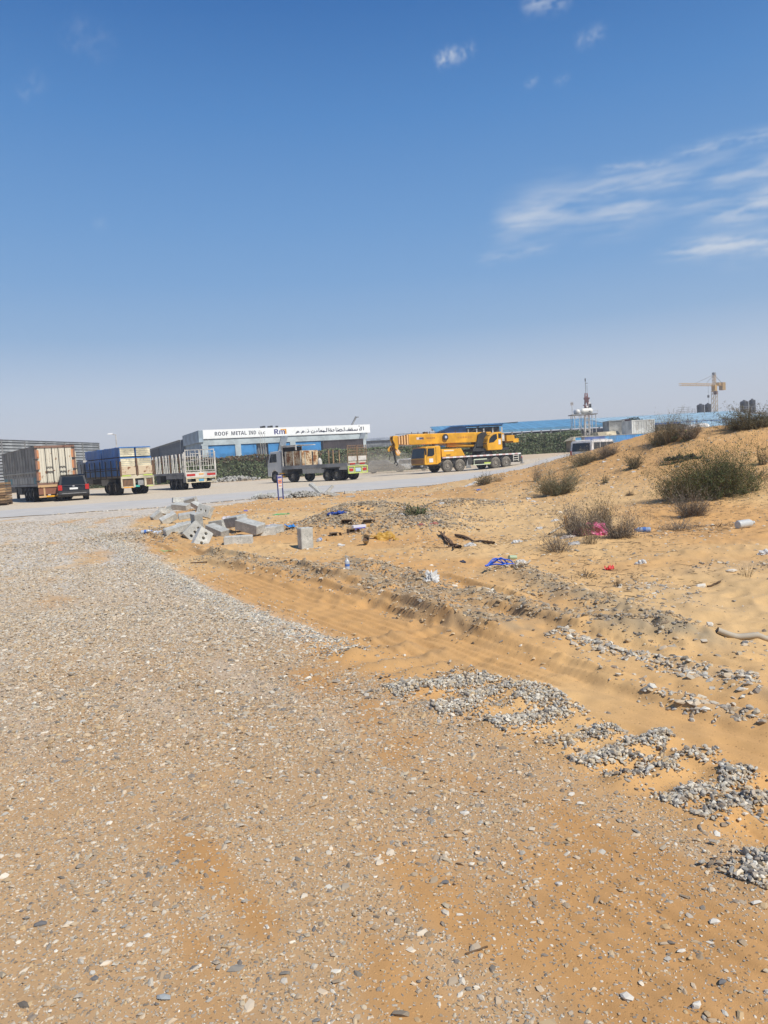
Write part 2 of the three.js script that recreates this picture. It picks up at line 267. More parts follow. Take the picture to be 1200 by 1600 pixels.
// how much stone lies in the surface, 0 to 1
function gravelAt(x, d) {
  const wob = (fbm(x * 1.3 + 3, d * 1.3, 3) - 0.5) * 0.7, gx = borderX(d) - x + wob * clamp(d / 10, 0.25, 1);
  let g = ss(-0.15, 0.35, gx);
  if (d > table(EDGE_D, x)) g = 0;
  const lane = fbm(gx * 1.5 + 3, d * 0.22, 3), patch = PATCHES.reduce((m, [a, b, r]) => Math.max(m, Math.exp(-((((x - a) * 0.86 + (d - b) * 0.5) / r) ** 2 + ((-(x - a) * 0.5 + (d - b) * 0.86) / (r * 2.6)) ** 2))), 0), bare = Math.max(ss(0.53, 0.68, 0.5 * lane + 0.5 * fbm(x * 1.1 + 40, d * 0.9 + 7, 4) + 0.02 * ss(4.2, 2.2, d) - 0.03 * ss(0.2, -1.0, x) - 0.1 * ss(1.3, 0.3, gx) * ss(3.4, 4.4, d)), 0.85 * ss(0.2, 0.9, patch + 1.1 * (fbm(x * 4 + d * 2, d * 2.2, 4) - 0.5)) * (patch > 0.08));
  g *= 1 - 0.85 * bare;
  return g;
}
{
  const C = { sand: [0.555, 0.315, 0.116], pale: [0.645, 0.447, 0.213], gravel: [0.46, 0.34, 0.205], yard: [0.58, 0.49, 0.36], grey: [0.55, 0.5, 0.42], strip: [0.58, 0.56, 0.5], wet: [0.37, 0.235, 0.11], deep: [0.455, 0.222, 0.06], heap: [0.27, 0.225, 0.15] };
  const A = [], Rr = [];
  const half = 0.68;
  for (let i = 0; i <= 660; i++) A.push(-half + 2 * half * i / 660);
  for (let i = 1; i < 90; i++) A.push(half + (2 * Math.PI - 2 * half) * i / 90);
  for (let r = 0.3; r < 900;) { Rr.push(r); r += r < 1.6 ? 0.15 : r < 70 ? Math.min(r * 0.0085, Math.max(0.011, r * r / 420)) : r * 0.04; }
  const nA = A.length, pos = new Float32Array((Rr.length * nA + 1) * 3), cl = new Float32Array(pos.length), idx = [];
  const mixc = (a, b, t) => { for (let k = 0; k < 3; k++) a[k] = lerp(a[k], b[k], t); };
  let o = 0;
  const tint = (x, d) => {
    const far = table(EDGE_D, x) - d, c = C.sand.slice();
    mixc(c, C.pale, 0.66 * ss(0.36, 0.68, fbm(x * 0.33, d * 0.33 + 20, 4)));
    if (d > 80) { mixc(c, C.yard, 0.7); return c; }
    mixc(c, C.sand, 0.7 * ss(0.08, 0.7, land(x, d)) * ss(3, 5, x));
    const g = gravelAt(x, d); mixc(c, C.deep, 0.85 * ss(-0.3, 0.5, borderX(d) - x) * ss(11, 6, d));
    mixc(c, C.gravel, g * (0.55 + 0.35 * ss(3, 9, d)));
    mixc(c, C.grey, g * 0.8 * ss(5.5, 13, d)); if (d < 18) mixc(c, C.grey, 0.4 * lanes(x, d) * g * ss(3, 5, d));
    for (const [a, b, k, r, q] of HEAPS) { const u = (x - a) / r, v = (d - b) / q, e = u * u + v * v; if (e < 4) mixc(c, C.heap, 0.85 * Math.exp(-e) * ss(0.3, 0.6, fbm(x * 3, d * 3, 3)) * (k > 0.12 ? 1 : 0.6)); }
    for (const [p, w, , n, kind] of BANKS) if (n > 100 && inBox(p, x, d)) { const [e] = nearPath(p, x, d); if (e < w * 2) mixc(c, kind === 'dark' ? C.heap : C.gravel, (kind === 'dark' ? 0.72 : 0.4) * Math.exp(-(e * e) / (w * w)) * ss(0.25, 0.6, fbm(x * 5, d * 5, 2))); }
    for (const p of TEETH) if (inBox(p, x, d)) { const [e] = nearPath(p, x, d); if (e < 0.25) mixc(c, C.wet, 0.5 * Math.exp(-(e * e) / 0.01)); }
    if (inBox(RIBBON, x, d)) { const [e, , run, RL] = nearPath(RIBBON, x, d); mixc(c, C.strip, 0.6 * ss(0.1, 1.6, RL - run) * Math.exp(-(e * e) / 0.05) * ss(4.2, 6, d)); }
    mixc(c, C.yard, ss(0.4, -1.5, far));
    const sp = ss(5, 12, d) * (0.12 + 0.3 * g), n = (hash(Math.round(x * 61), Math.round(d * 37)) - 0.5) * sp + (fbm(x * 6, d * 4, 2) - 0.5) * 0.14;
    for (let k = 0; k < 3; k++) c[k] *= 1 + n;
    return c;
  };
  for (const r of Rr) for (const a of A) {
    const x = r * Math.sin(a), d = r * Math.cos(a);
    pos[o] = x; pos[o + 1] = r < 0.5 ? 0 : shape(x, d); pos[o + 2] = -d;
    const c = tint(x, d); cl[o] = c[0] * 1.18; cl[o + 1] = c[1] * 1.18; cl[o + 2] = c[2] * 1.18; o += 3;
  }
  cl[o] = 0.5; cl[o + 1] = 0.3; cl[o + 2] = 0.13;
  for (let i = 0; i + 1 < Rr.length; i++) for (let j = 0; j < nA; j++) { const a = i * nA + j, b = i * nA + (j + 1) % nA, c = a + nA, e = b + nA; idx.push(a, b, c, b, e, c); }
  for (let j = 0; j < nA; j++) idx.push(Rr.length * nA, (j + 1) % nA, j);
  const g = new THREE.BufferGeometry();
  g.setAttribute('position', new THREE.BufferAttribute(pos, 3)); g.setAttribute('color', new THREE.BufferAttribute(cl, 3)); g.setIndex(idx); g.computeVertexNormals();
  if (g.attributes.normal.getY(1000) < 0) { for (let i = 0; i < idx.length; i += 3) { const t = idx[i]; idx[i] = idx[i + 1]; idx[i + 1] = t; } g.setIndex(idx); g.computeVertexNormals(); }
  const uv = new Float32Array(pos.length / 3 * 2); for (let i = 0; i < uv.length / 2; i++) { uv[i * 2] = pos[i * 3] / 1.7; uv[i * 2 + 1] = pos[i * 3 + 2] / 1.7; }
  g.setAttribute('uv', new THREE.BufferAttribute(uv, 2));
  R = rng(5);
  const N = 1024, tile = new Float32Array(N * N);                        // sand: grains, clods, a few fine chips
  for (let j = 0; j < N; j++) for (let i = 0; i < N; i++) tile[j * N + i] = 0.80 + 0.10 * (hash(i, j) - 0.5) + 0.10 * (wrapf(i / N, j / N, 30, 4, 4) - 0.5);
  for (let k = 0; k < 9000; k++) { const cx = R() * N, cy = R() * N, r = 0.8 + 2.4 * R() ** 3, v = R() < 0.5 ? rr(0.42, 0.66) : rr(0.88, 1.0); for (let y = -4; y <= 4; y++) for (let x = -4; x <= 4; x++) if (x * x + y * y * 1.6 < r * r) { const o2 = ((cy + y + N) % N | 0) * N + ((cx + x + N) % N | 0); tile[o2] = lerp(tile[o2], v, 0.8); } }
  const bytes = new Uint8Array(N * N * 4); for (let i = 0; i < N * N; i++) { const v = clamp(tile[i]); bytes[i * 4] = bytes[i * 4 + 1] = bytes[i * 4 + 2] = v * 255; bytes[i * 4 + 3] = 255; }
  const t = new THREE.DataTexture(bytes, N, N); t.wrapS = t.wrapT = THREE.RepeatWrapping; t.magFilter = THREE.LinearFilter; t.minFilter = THREE.LinearMipmapLinearFilter; t.needsUpdate = true;
  const m = new THREE.MeshStandardMaterial({ vertexColors: true, map: t, bumpMap: t, bumpScale: 0.006, roughness: 1 });
  const o1 = new THREE.Mesh(g, m); o1.name = 'sand_ground'; o1.receiveShadow = o1.castShadow = true; scene.add(o1); meta(o1, 'orange sand and trodden gravel stretching from the foreground to the yard', 'ground', null, 'structure');
  console.log('ground', Rr.length, nA, idx.length / 3);
}
// the dusty asphalt road, a sheet over the flat strip
{
  const xs = []; for (let x = -60; x <= 60; x += 0.5) xs.push(x);
  const rows = 14, pos = [], cl = [], idx = [];
  for (const x of xs) { const a = table(EDGE_D, x), b = table(FAR_D, x); for (let j = 0; j <= rows; j++) { let t = j / rows; const w = (fbm(x * 0.8, j * 3, 3) - 0.5) * 1.0, d = lerp(a, b, t) + (j === 0 || j === rows ? w : 0); pos.push(x, Math.max(land(x, d), 0) + 0.02, -d);
    const dust = clamp(0.25 * (Math.abs(t - 0.5) * 2) ** 3 + 0.7 * (fbm(x * 0.35, d * 0.9 + 5, 4) - 0.32)), k = 0.92 + 0.16 * vn(x * 3, d * 3); cl.push(lerp(0.455, 0.56, dust) * k, lerp(0.44, 0.48, dust) * k, lerp(0.405, 0.37, dust) * k); } }
  for (let i = 0; i + 1 < xs.length; i++) for (let j = 0; j < rows; j++) { const a = i * (rows + 1) + j, b = a + rows + 1; idx.push(a, b, a + 1, b, b + 1, a + 1); }
  const g = new THREE.BufferGeometry(); g.setAttribute('position', new THREE.Float32BufferAttribute(pos, 3)); g.setAttribute('color', new THREE.Float32BufferAttribute(cl, 3)); g.setIndex(idx); g.computeVertexNormals();
  const o = new THREE.Mesh(g, new THREE.MeshStandardMaterial({ vertexColors: true, roughness: 0.85 })); o.name = 'road'; o.receiveShadow = true; scene.add(o); meta(o, 'dusty grey asphalt road running across behind the sand lot', 'road', null, 'structure');
}

// ---------- stones ----------
R = rng(11);
function stoneShape(seed) {
  const g = new THREE.IcosahedronGeometry(1, 0), p = g.attributes.position, f = rng(seed), m = new Map();
  for (let i = 0; i < p.count; i++) { const k = [p.getX(i), p.getY(i), p.getZ(i)].map((v) => v.toFixed(3)).join(); if (!m.has(k)) m.set(k, 0.55 + 0.75 * f()); const s = m.get(k); p.setXYZ(i, p.getX(i) * s, p.getY(i) * s, p.getZ(i) * s); }
  g.deleteAttribute('uv'); g.computeVertexNormals(); return g;
}
const stoneShapes = [1, 2, 3, 4, 5].map((s) => stoneShape(s * 77));
const STONE = { light: [[0.42, 0.41, 0.38], [0.34, 0.335, 0.32], [0.5, 0.48, 0.43], [0.27, 0.27, 0.265], [0.46, 0.40, 0.31], [0.40, 0.40, 0.39], [0.62, 0.6, 0.55]], dark: [[0.16, 0.155, 0.145], [0.24, 0.225, 0.2], [0.32, 0.29, 0.24], [0.10, 0.10, 0.10], [0.36, 0.27, 0.17], [0.30, 0.29, 0.27], [0.42, 0.36, 0.27]], mix: [[0.30, 0.29, 0.27], [0.42, 0.37, 0.29], [0.18, 0.175, 0.17], [0.5, 0.46, 0.4], [0.13, 0.13, 0.135], [0.44, 0.33, 0.2], [0.64, 0.61, 0.55]] };
const bins = {};
const stone = (name, x, d, r, kind, sink = 0.25, flat = 0.62) => { (bins[name] ??= []).push([x, d, r, kind, sink, flat]); };
{
  // the gravel road: trodden-in stones, fewer and coarser far off
  let n = 0;
  const wedge = (d) => 0.60 * d + 0.4;
  const bands = [[1.55, 3, 9500], [3, 5, 7000], [5, 8, 3800], [8, 12, 1100], [12, 17, 330], [17, 26, 90]];
  for (const [d0, d1, per] of bands) {
    const area = (wedge(d0) + wedge(d1)) * (d1 - d0), N = area * per;
    for (let i = 0; i < N; i++) {
      const d = Math.sqrt(lerp(d0 * d0, d1 * d1, R())), x = rr(-1, 1) * wedge(d); if (x > borderX(d) + 0.6) continue;
      const g = gravelAt(x, d); if (R() > (0.10 + 0.9 * g) * (1 - 0.4 * lanes(x, d) * ss(3, 5, d))) continue;
      const min = Math.max(0.0032, d * 0.0011), r = Math.min(0.022, min * (0.6 + 0.42 / Math.sqrt(R() + 0.007)));
      stone('road_gravel', x, d, r, d > 5.5 && R() < 0.5 ? 'light' : R() < 0.2 ? 'dark' : R() < 0.8 ? 'mix' : 'light', 0.12, 0.5); n++;
    }
  }
  for (let i = 0; i < 16000; i++) { const d = Math.sqrt(lerp(2.9, 70, R())), x = rr(-1, 1) * wedge(d); if (x > borderX(d) + 0.2 || R() > ss(0.56, 0.7, fbm(x * 1.9 + 77, d * 1.5, 4))) continue; stone('road_gravel', x, d, Math.max(0.005, d * 0.0013) + 0.012 * R() ** 3, R() < 0.5 ? 'dark' : R() < 0.5 ? 'mix' : 'light', 0.2, 0.6); }
  for (let i = 0; i < 300; i++) { const d = rr(1.7, 9), x = rr(-1, 1) * wedge(d); if (x < borderX(d) + 0.3) stone('road_gravel', x, d, 0.008 + 0.018 * R() ** 3, R() < 0.55 ? 'light' : 'dark', 0.3, 0.55); }
  // the pale ribbon between road and track
  for (const [P, w, per, rmin] of [[RIBBON, 0.17, 3000, 0.008]]) {
    let L = 0; for (let i = 1; i < P.q.length; i++) { const a = P.q[i - 1], b = P.q[i], l = Math.hypot(b[0] - a[0], b[1] - a[1]); for (let k = 0; k < l * w * 2 * per; k++) { const t = R(), s = (R() + R() + R() - 1.5) * w * 1.25, d = lerp(a[1], b[1], t), x = lerp(a[0], b[0], t); if (d > 16 && R() < 0.5) continue; stone('ribbon_gravel', x + s * (b[1] - a[1]) / l, d - s * (b[0] - a[0]) / l, rmin * (0.8 + 1.3 * R() ** 2), R() < 0.6 ? 'light' : 'mix', 0.25); } }
  }
  for (const [P, w, , per, kind] of BANKS) for (let i = 1; i < P.q.length; i++) {
    const a = P.q[i - 1], b = P.q[i], l = Math.hypot(b[0] - a[0], b[1] - a[1]);
    for (let k = 0; k < l * w * 2.4 * per * 2.6; k++) { const t = R(), s = (R() + R() + R() - 1.5) * w * 1.5, x = lerp(a[0], b[0], t) + s * (b[1] - a[1]) / l, d = lerp(a[1], b[1], t) - s * (b[0] - a[0]) / l; if (fbm(x * 2.3 + 60, d * 2.3, 3) < 0.44 && R() < 0.85) continue; stone('bank_gravel', x, d, (kind === 'light' ? 0.009 : 0.0065) + 0.02 * R() ** 4, kind, 0.2, 0.7); }
  }
  for (const [P, w] of STROKES) { const [a, b] = P.q, l = Math.hypot(b[0] - a[0], b[1] - a[1]); for (let k = 0; k < l * w * 27000; k++) { const t = rr(-0.06, 1.06), s = (R() + R() + R() - 1.5) * w * (R() < 0.24 ? 2.3 : 0.72), x = lerp(a[0], b[0], t) + s * (b[1] - a[1]) / l, d = lerp(a[1], b[1], t) - s * (b[0] - a[0]) / l; if (fbm(x * 4.5 + 60, d * 4.5, 3) < 0.41 && R() < 0.86) continue; stone('stroke_gravel', x, d, 0.0048 + 0.0085 * R() ** 2.2, R() < 0.6 ? 'light' : 'mix', 0.1 - 1.1 * R(), 0.8); } }
  for (const [a, b, k, r, q] of HEAPS) for (let i = 0; i < 2600 * r * q * (k > 0.2 ? 1 : 0.5); i++) { const u = (R() + R() + R() - 1.5) * 1.35, v = (R() + R() + R() - 1.5) * 1.35, x = a + u * r, d = b + v * q; if (fbm(x * 1.6 + 11, d * 1.6, 3) < 0.36 && R() < 0.8) continue; stone('heap_gravel', x, d, 0.014 + 0.026 * R() ** 3, 'dark', 0.1, 0.75); }
  // odd stones and chips all over the sand lot and the dune
  for (let i = 0; i < 26000; i++) { const d = rr(2.5, 34), x = rr(-0.62, 0.62) * d; if (x < borderX(d) || d > table(EDGE_D, x) - 0.3) continue; const c = fbm(x * 0.8 + 30, d * 0.8, 3); if (R() > ss(0.40, 0.66, c) + 0.14) continue; if (inBox(TRACK, x, d) && nearPath(TRACK, x, d)[0] < 0.6 && R() < 0.93) continue; stone('scattered_stones', x, d, Math.max(0.009, d * 0.0011) + 0.026 * R() ** 5, R() < 0.3 ? 'light' : R() < 0.6 ? 'mix' : 'dark', 0.3); }
  for (let i = 0; i < 420; i++) { const d = 33 + R() * 4, x = rr(-14, 3); stone('scattered_stones', x, Math.min(d, table(EDGE_D, x) - 0.2), 0.02 + 0.06 * R() ** 3, 'light', 0.2); }
}
{
  const labels = { road_gravel: 'small grey and tan stones trodden into the gravel road', ribbon_gravel: 'pale grey gravel in a ribbon between road and track', bank_gravel: 'dark stones in the banks along the sand tracks', stroke_gravel: 'loose grey gravel in slanting strokes at the road edge', heap_gravel: 'dark gravel lying over the low heaps', scattered_stones: 'odd stones strewn over the sand lot and dune' };
  const m = new THREE.MeshStandardMaterial({ roughness: 0.95, flatShading: true }), q = new THREE.Quaternion(), e = new THREE.Euler(), mat = new THREE.Matrix4(), c = new THREE.Color();
  for (const [name, list] of Object.entries(bins)) {
    const top = new THREE.Group(); top.name = name; scene.add(top); meta(top, labels[name], 'gravel', null, 'stuff');
    stoneShapes.forEach((g, v) => {
      const mine = list.filter((_, i) => i % stoneShapes.length === v); if (!mine.length) return;
      const im = new THREE.InstancedMesh(g, m, mine.length); im.name = 'stones'; im.castShadow = im.receiveShadow = true; im.userData.kind = 'stuff';
      mine.forEach(([x, d, r, kind, sink, flat], i) => {
        e.set(rr(-0.35, 0.35), rr(0, 6.28), rr(-0.35, 0.35)); q.setFromEuler(e);
        const f = flat * rr(0.75, 1.2);
        mat.compose(V(x, shape(x, d) + r * (f * 0.5 - sink), -d), q, V(r * rr(0.8, 1.55), r * f, r * rr(0.6, 1.1))); im.setMatrixAt(i, mat);
        const s = STONE[kind], k = s[Math.floor(R() * s.length)], b = rr(0.82, 1.15), dust = name === 'ribbon_gravel' ? rr(0, 0.2) : name === 'stroke_gravel' ? rr(0, 0.55) : name === 'road_gravel' ? rr(0.08, 0.85) : rr(0.05, 0.7);
        im.setColorAt(i, c.setRGB(lerp(k[0] * b, 0.5, dust * 0.7), lerp(k[1] * b, 0.33, dust * 0.7), lerp(k[2] * b * 0.94, 0.16, dust * 0.7)));
      });
      top.add(im);
    });
    console.log(name, list.length);
  }
}
// ---------- vehicles (own axes: x right, y up, rear at z = 0, front towards -z) ----------
const rad = (a) => a * Math.PI / 180;
function wheel(parent, x, y, z, r = 0.5, w = 0.3, tyreM = mt.tyre, rimM = mt.rim) {
  const o = new THREE.Group(); o.name = 'wheel'; o.position.set(x, y, z); parent.add(o);
  const pr = [[r * 0.56, -w * 0.44], [r * 0.8, -w * 0.5], [r * 0.94, -w * 0.46], [r, -w * 0.34], [r * 0.985, -w * 0.12], [r * 0.97, -w * 0.1], [r * 0.97, w * 0.1], [r * 0.985, w * 0.12], [r, w * 0.34], [r * 0.94, w * 0.46], [r * 0.8, w * 0.5], [r * 0.56, w * 0.44]].map((p) => new THREE.Vector2(...p));
  part('tyre', new THREE.LatheGeometry(pr, 24).rotateZ(Math.PI / 2), tyreM, o);
  const s = Math.sign(x) || 1, hub = [new THREE.CylinderGeometry(r * 0.57, r * 0.57, w * 0.5, 20).rotateZ(Math.PI / 2), new THREE.CylinderGeometry(r * 0.24, r * 0.2, 0.1, 12).rotateZ(Math.PI / 2).translate(s * w * 0.32, 0, 0), new THREE.TorusGeometry(r * 0.5, r * 0.07, 6, 20).rotateY(Math.PI / 2).translate(s * w * 0.3, 0, 0)];
  for (let i = 0; i < 8; i++) hub.push(new THREE.CylinderGeometry(r * 0.045, r * 0.045, 0.07, 6).rotateZ(Math.PI / 2).translate(s * w * 0.28, Math.cos(i * 0.785) * r * 0.36, Math.sin(i * 0.785) * r * 0.36));
  part('rim', hub, rimM, o);
  return o;
}
const axle = (parent, z, r, half, w, tm, rm) => { wheel(parent, -half, r, z, r, w, tm, rm); wheel(parent, half, r, z, r, w, tm, rm); };
const place = (o, x, d, deg, dy = 0) => { o.position.set(x, land(x, d) + dy, -d); o.rotation.y = -rad(deg); return o; };

// 1 · box trailer with white ribbed doors
{
  const t = thing('box_trailer', 'long grey curtain sided semi trailer with rusty white corrugated rear doors beside the black car', 'trailer'), L = 13.6, top = 3.75, hw = 1.25;
  place(t, -21.87, 48.07, -36);
  part('box_body', [span(-hw, hw, 1.2, top - 0.05, -L, -0.08), span(-hw - 0.02, hw + 0.02, top - 0.05, top, -L, 0)], mt.tarp, t, 'dull grey tarpaulin sides and roof');
  const seams = []; for (let i = 0; i <= 12; i++) seams.push(span(-hw - 0.03, -hw, 1.75, top - 0.1, -0.3 - i * 1.1, -0.24 - i * 1.1));
  part('curtain_strap', [...seams, span(-hw - 0.05, -hw, 1.95, 2.06, -L, 0)], P([0.24, 0.235, 0.21]), t);
  part('rear_frame', [span(-hw, -hw + 0.12, 1.15, top, -0.06, 0.03), span(hw - 0.12, hw, 1.15, top, -0.06, 0.03), span(-hw + 0.12, hw - 0.12, top - 0.16, top, -0.06, 0.03), span(-hw + 0.12, hw - 0.12, 1.15, 1.27, -0.06, 0.03)], P([0.24, 0.14, 0.11], 0.7, T.rust), t);
  for (const s of [-1, 1]) {
    const d = part('rear_door', [span(s < 0 ? -1.13 : 0.01, s < 0 ? -0.01 : 1.13, 1.28, top - 0.17, -0.07, -0.01)], mt.rustWhite, t, 'white corrugated door with rust streaks');
    const ribs = []; for (let i = 0; i < 6; i++) ribs.push(span(s * 0.57 - 0.47 + i * 0.17, s * 0.57 - 0.39 + i * 0.17, 1.34, top - 0.24, -0.01, 0.025));
    part('door_rib', ribs, mt.rustWhite, d);
    part('locking_bar', [rod([s * 0.2, 1.24, 0.06], [s * 0.2, top - 0.14, 0.06], 0.02), rod([s * 0.62, 1.24, 0.06], [s * 0.62, top - 0.14, 0.06], 0.02), span(s * 0.41 - 0.2, s * 0.41 + 0.2, 1.98, 2.03, 0.04, 0.08), span(s * 0.41 - 0.2, s * 0.41 + 0.2, 2.3, 2.34, 0.04, 0.08)], mt.chassis, d);
    for (let i = 0; i < 4; i++) part('hinge', span(s * 1.2 - 0.16, s * 1.2 + 0.12, 1.36 + i * 0.73, 1.43 + i * 0.73, 0.03, 0.07), mt.dark, d);
  }
  for (const s of [-1, 1]) for (let i = 0; i < 3; i++) part('reflector_strip', span(s * 1.07 - 0.07, s * 1.07 + 0.07, 1.46 + i * 0.73, 2.0 + i * 0.73, -0.012, 0.028), P([0.6, 0.27, 0.13], 0.7, T.rust), t);
  part('bumper', [span(-1.22, 1.22, 0.98, 1.14, -0.1, 0.03), span(-1.2, 1.2, 0.3, 0.42, -0.12, 0), span(-0.9, -0.8, 0.42, 0.98, -0.1, -0.02), span(0.8, 0.9, 0.42, 0.98, -0.1, -0.02)], P([0.62, 0.42, 0.24], 0.7, T.rust), t, 'rusty orange and white bumper');
  part('tail_panel', span(-1.2, 0.4, 0.5, 0.97, -0.08, -0.03), P([0.25, 0.11, 0.07], 0.7, T.rust), t);
  part('number_plate', span(-0.75, 0.0, 0.31, 0.42, 0.002, 0.02), mt.yellow, t);
  part('side_rail', [span(-hw - 0.02, hw + 0.02, 1.06, 1.19, -L, -0.1)], mt.greyMetal, t);
  const guard = []; for (let i = 0; i < 10; i++) guard.push(span(-hw - 0.01, -hw + 0.08, 1.24, 1.66, -1.0 - i * 1.05, -0.25 - i * 1.05));
  const sb = P([0.3, 0.31, 0.3]); guard.forEach((g, i) => part('side_board', g, i && i < 9 ? sb : mt.teal, t)); part('side_board', span(-hw - 0.01, -hw + 0.06, 1.22, 1.68, -13.2, -11.9), mt.teal, t);
  part('chassis', [span(-0.5, -0.35, 0.8, 1.1, -L, -0.2), span(0.35, 0.5, 0.8, 1.1, -L, -0.2), span(-1.1, -0.6, 0.45, 0.95, -8.6, -6.9), span(-0.9, -0.7, 0.1, 0.9, -10.6, -10.4), span(0.7, 0.9, 0.1, 0.9, -10.6, -10.4)], mt.chassis, t);
  for (const z of [-2.0, -3.3, -4.6]) axle(t, z, 0.5, 0.98, 0.55);
}
// 2 · a second box body close behind it
{
  const t = thing('box_truck', 'orange striped box truck mostly hidden behind the corrugated white trailer doors', 'truck'); place(t, -24.3, 54, -38);
  part('box_body', span(-1.2, 1.2, 1.1, 3.5, -7, 0), mt.white, t);
  const st = []; for (let i = 0; i < 7; i++) st.push(span(-1.15, 1.15, 1.6 + i * 0.26, 1.72 + i * 0.26, 0.002, 0.03));
  part('orange_slat', st, mt.orange, t); for (const x of [-1.17, 1.17]) part('corner_post', span(x - 0.05, x + 0.05, 1.1, 3.5, -0.02, 0.05), mt.cream, t);
  part('chassis', span(-0.5, 0.5, 0.7, 1.08, -8, 0), mt.chassis, t); axle(t, -1.6, 0.48, 0.95, 0.5); axle(t, -6.6, 0.48, 0.95, 0.3);
}
// 3 · black car, seen from behind
function car(name, label, x, d, deg, body, opt = {}) {
  const t = thing(name, label, 'car'); place(t, x, d, deg); const Lc = opt.l ?? 4.4, w = opt.w ?? 0.92, h = opt.h ?? 1.68, belt = h * 0.58;
  part('body', [prism([[-0.05, 0.42], [0, 0.62], [-0.02, belt - 0.08], [-0.1, belt], [-Lc + 1.3, belt], [-Lc + 0.25, belt - 0.14], [-Lc, belt - 0.38], [-Lc, 0.4], [-Lc + 0.15, 0.28], [-0.2, 0.28]], -w, w, 0.07)], body, t);
  part('cabin', [hexa([-w + 0.08, w - 0.08, -Lc + 1.25, -0.12], belt - 0.03, [-w + 0.22, w - 0.22, -Lc + 2.1, -0.42], h - 0.05), hexa([-w + 0.2, w - 0.2, -Lc + 2.05, -0.36], h - 0.06, [-w + 0.3, w - 0.3, -Lc + 2.3, -0.5], h)], body, t);
  const pane = (y0, y1, k) => { const f = (y) => lerp(-0.12, -0.42, (y - belt) / (h - belt)), g = (y) => lerp(w - 0.08, w - 0.22, (y - belt) / (h - belt)); return [hexa([-g(y0) + 0.13, g(y0) - 0.13, f(y0) - 0.02, f(y0) + 0.012], y0, [-g(y1) + 0.13, g(y1) - 0.13, f(y1) - 0.02, f(y1) + 0.012], y1)]; };
  part('rear_window', pane(belt + 0.06, h - 0.14), mt.glass, t);
  for (const s of [-1, 1]) part('side_window', hexa(s < 0 ? [-w + 0.06, -w + 0.12, -Lc + 1.75, -0.45] : [w - 0.12, w - 0.06, -Lc + 1.75, -0.45], belt + 0.06, s < 0 ? [-w + 0.19, -w + 0.24, -Lc + 2.2, -0.62] : [w - 0.24, w - 0.19, -Lc + 2.2, -0.62], h - 0.14), mt.glass, t);
  for (const s of [-1, 1]) part('tail_light', box(0.24, 0.34, 0.1, s * (w - 0.13), belt - 0.12, -0.02), mt.red, t);
  part('bumper', [prism([[0.06, 0.45], [0.06, 0.62], [0, 0.66], [-0.3, 0.66], [-0.3, 0.36], [0, 0.36]], -w + 0.01, w - 0.01, 0.03)], opt.bumper ?? mt.dark, t); part('trim_strip', span(-w + 0.2, w - 0.2, 0.48, 0.52, 0.055, 0.07), mt.greyMetal, t);
  part('number_plate', box(0.5, 0.12, 0.02, 0, belt - 0.2, 0.0), M([0.75, 0.75, 0.73], 0.4), t); part('emblem', box(0.12, 0.1, 0.02, 0, belt - 0.04, -0.02), M([0.7, 0.7, 0.7], 0.2, { metalness: 0.9 }), t);
  for (const s of [-1, 1]) part('mirror', box(0.2, 0.16, 0.1, s * (w + 0.1), belt + 0.08, -Lc + 1.75), body, t);
  axle(t, -0.75, 0.34, w - 0.13, 0.22); axle(t, -Lc + 0.85, 0.34, w - 0.13, 0.22);
  return t;
}
car('parked_car', 'black hatchback car with red tail lights parked behind the corrugated white doors', -20.35, 47.0, -26, mt.blackCar, { w: 0.95, h: 1.74 });
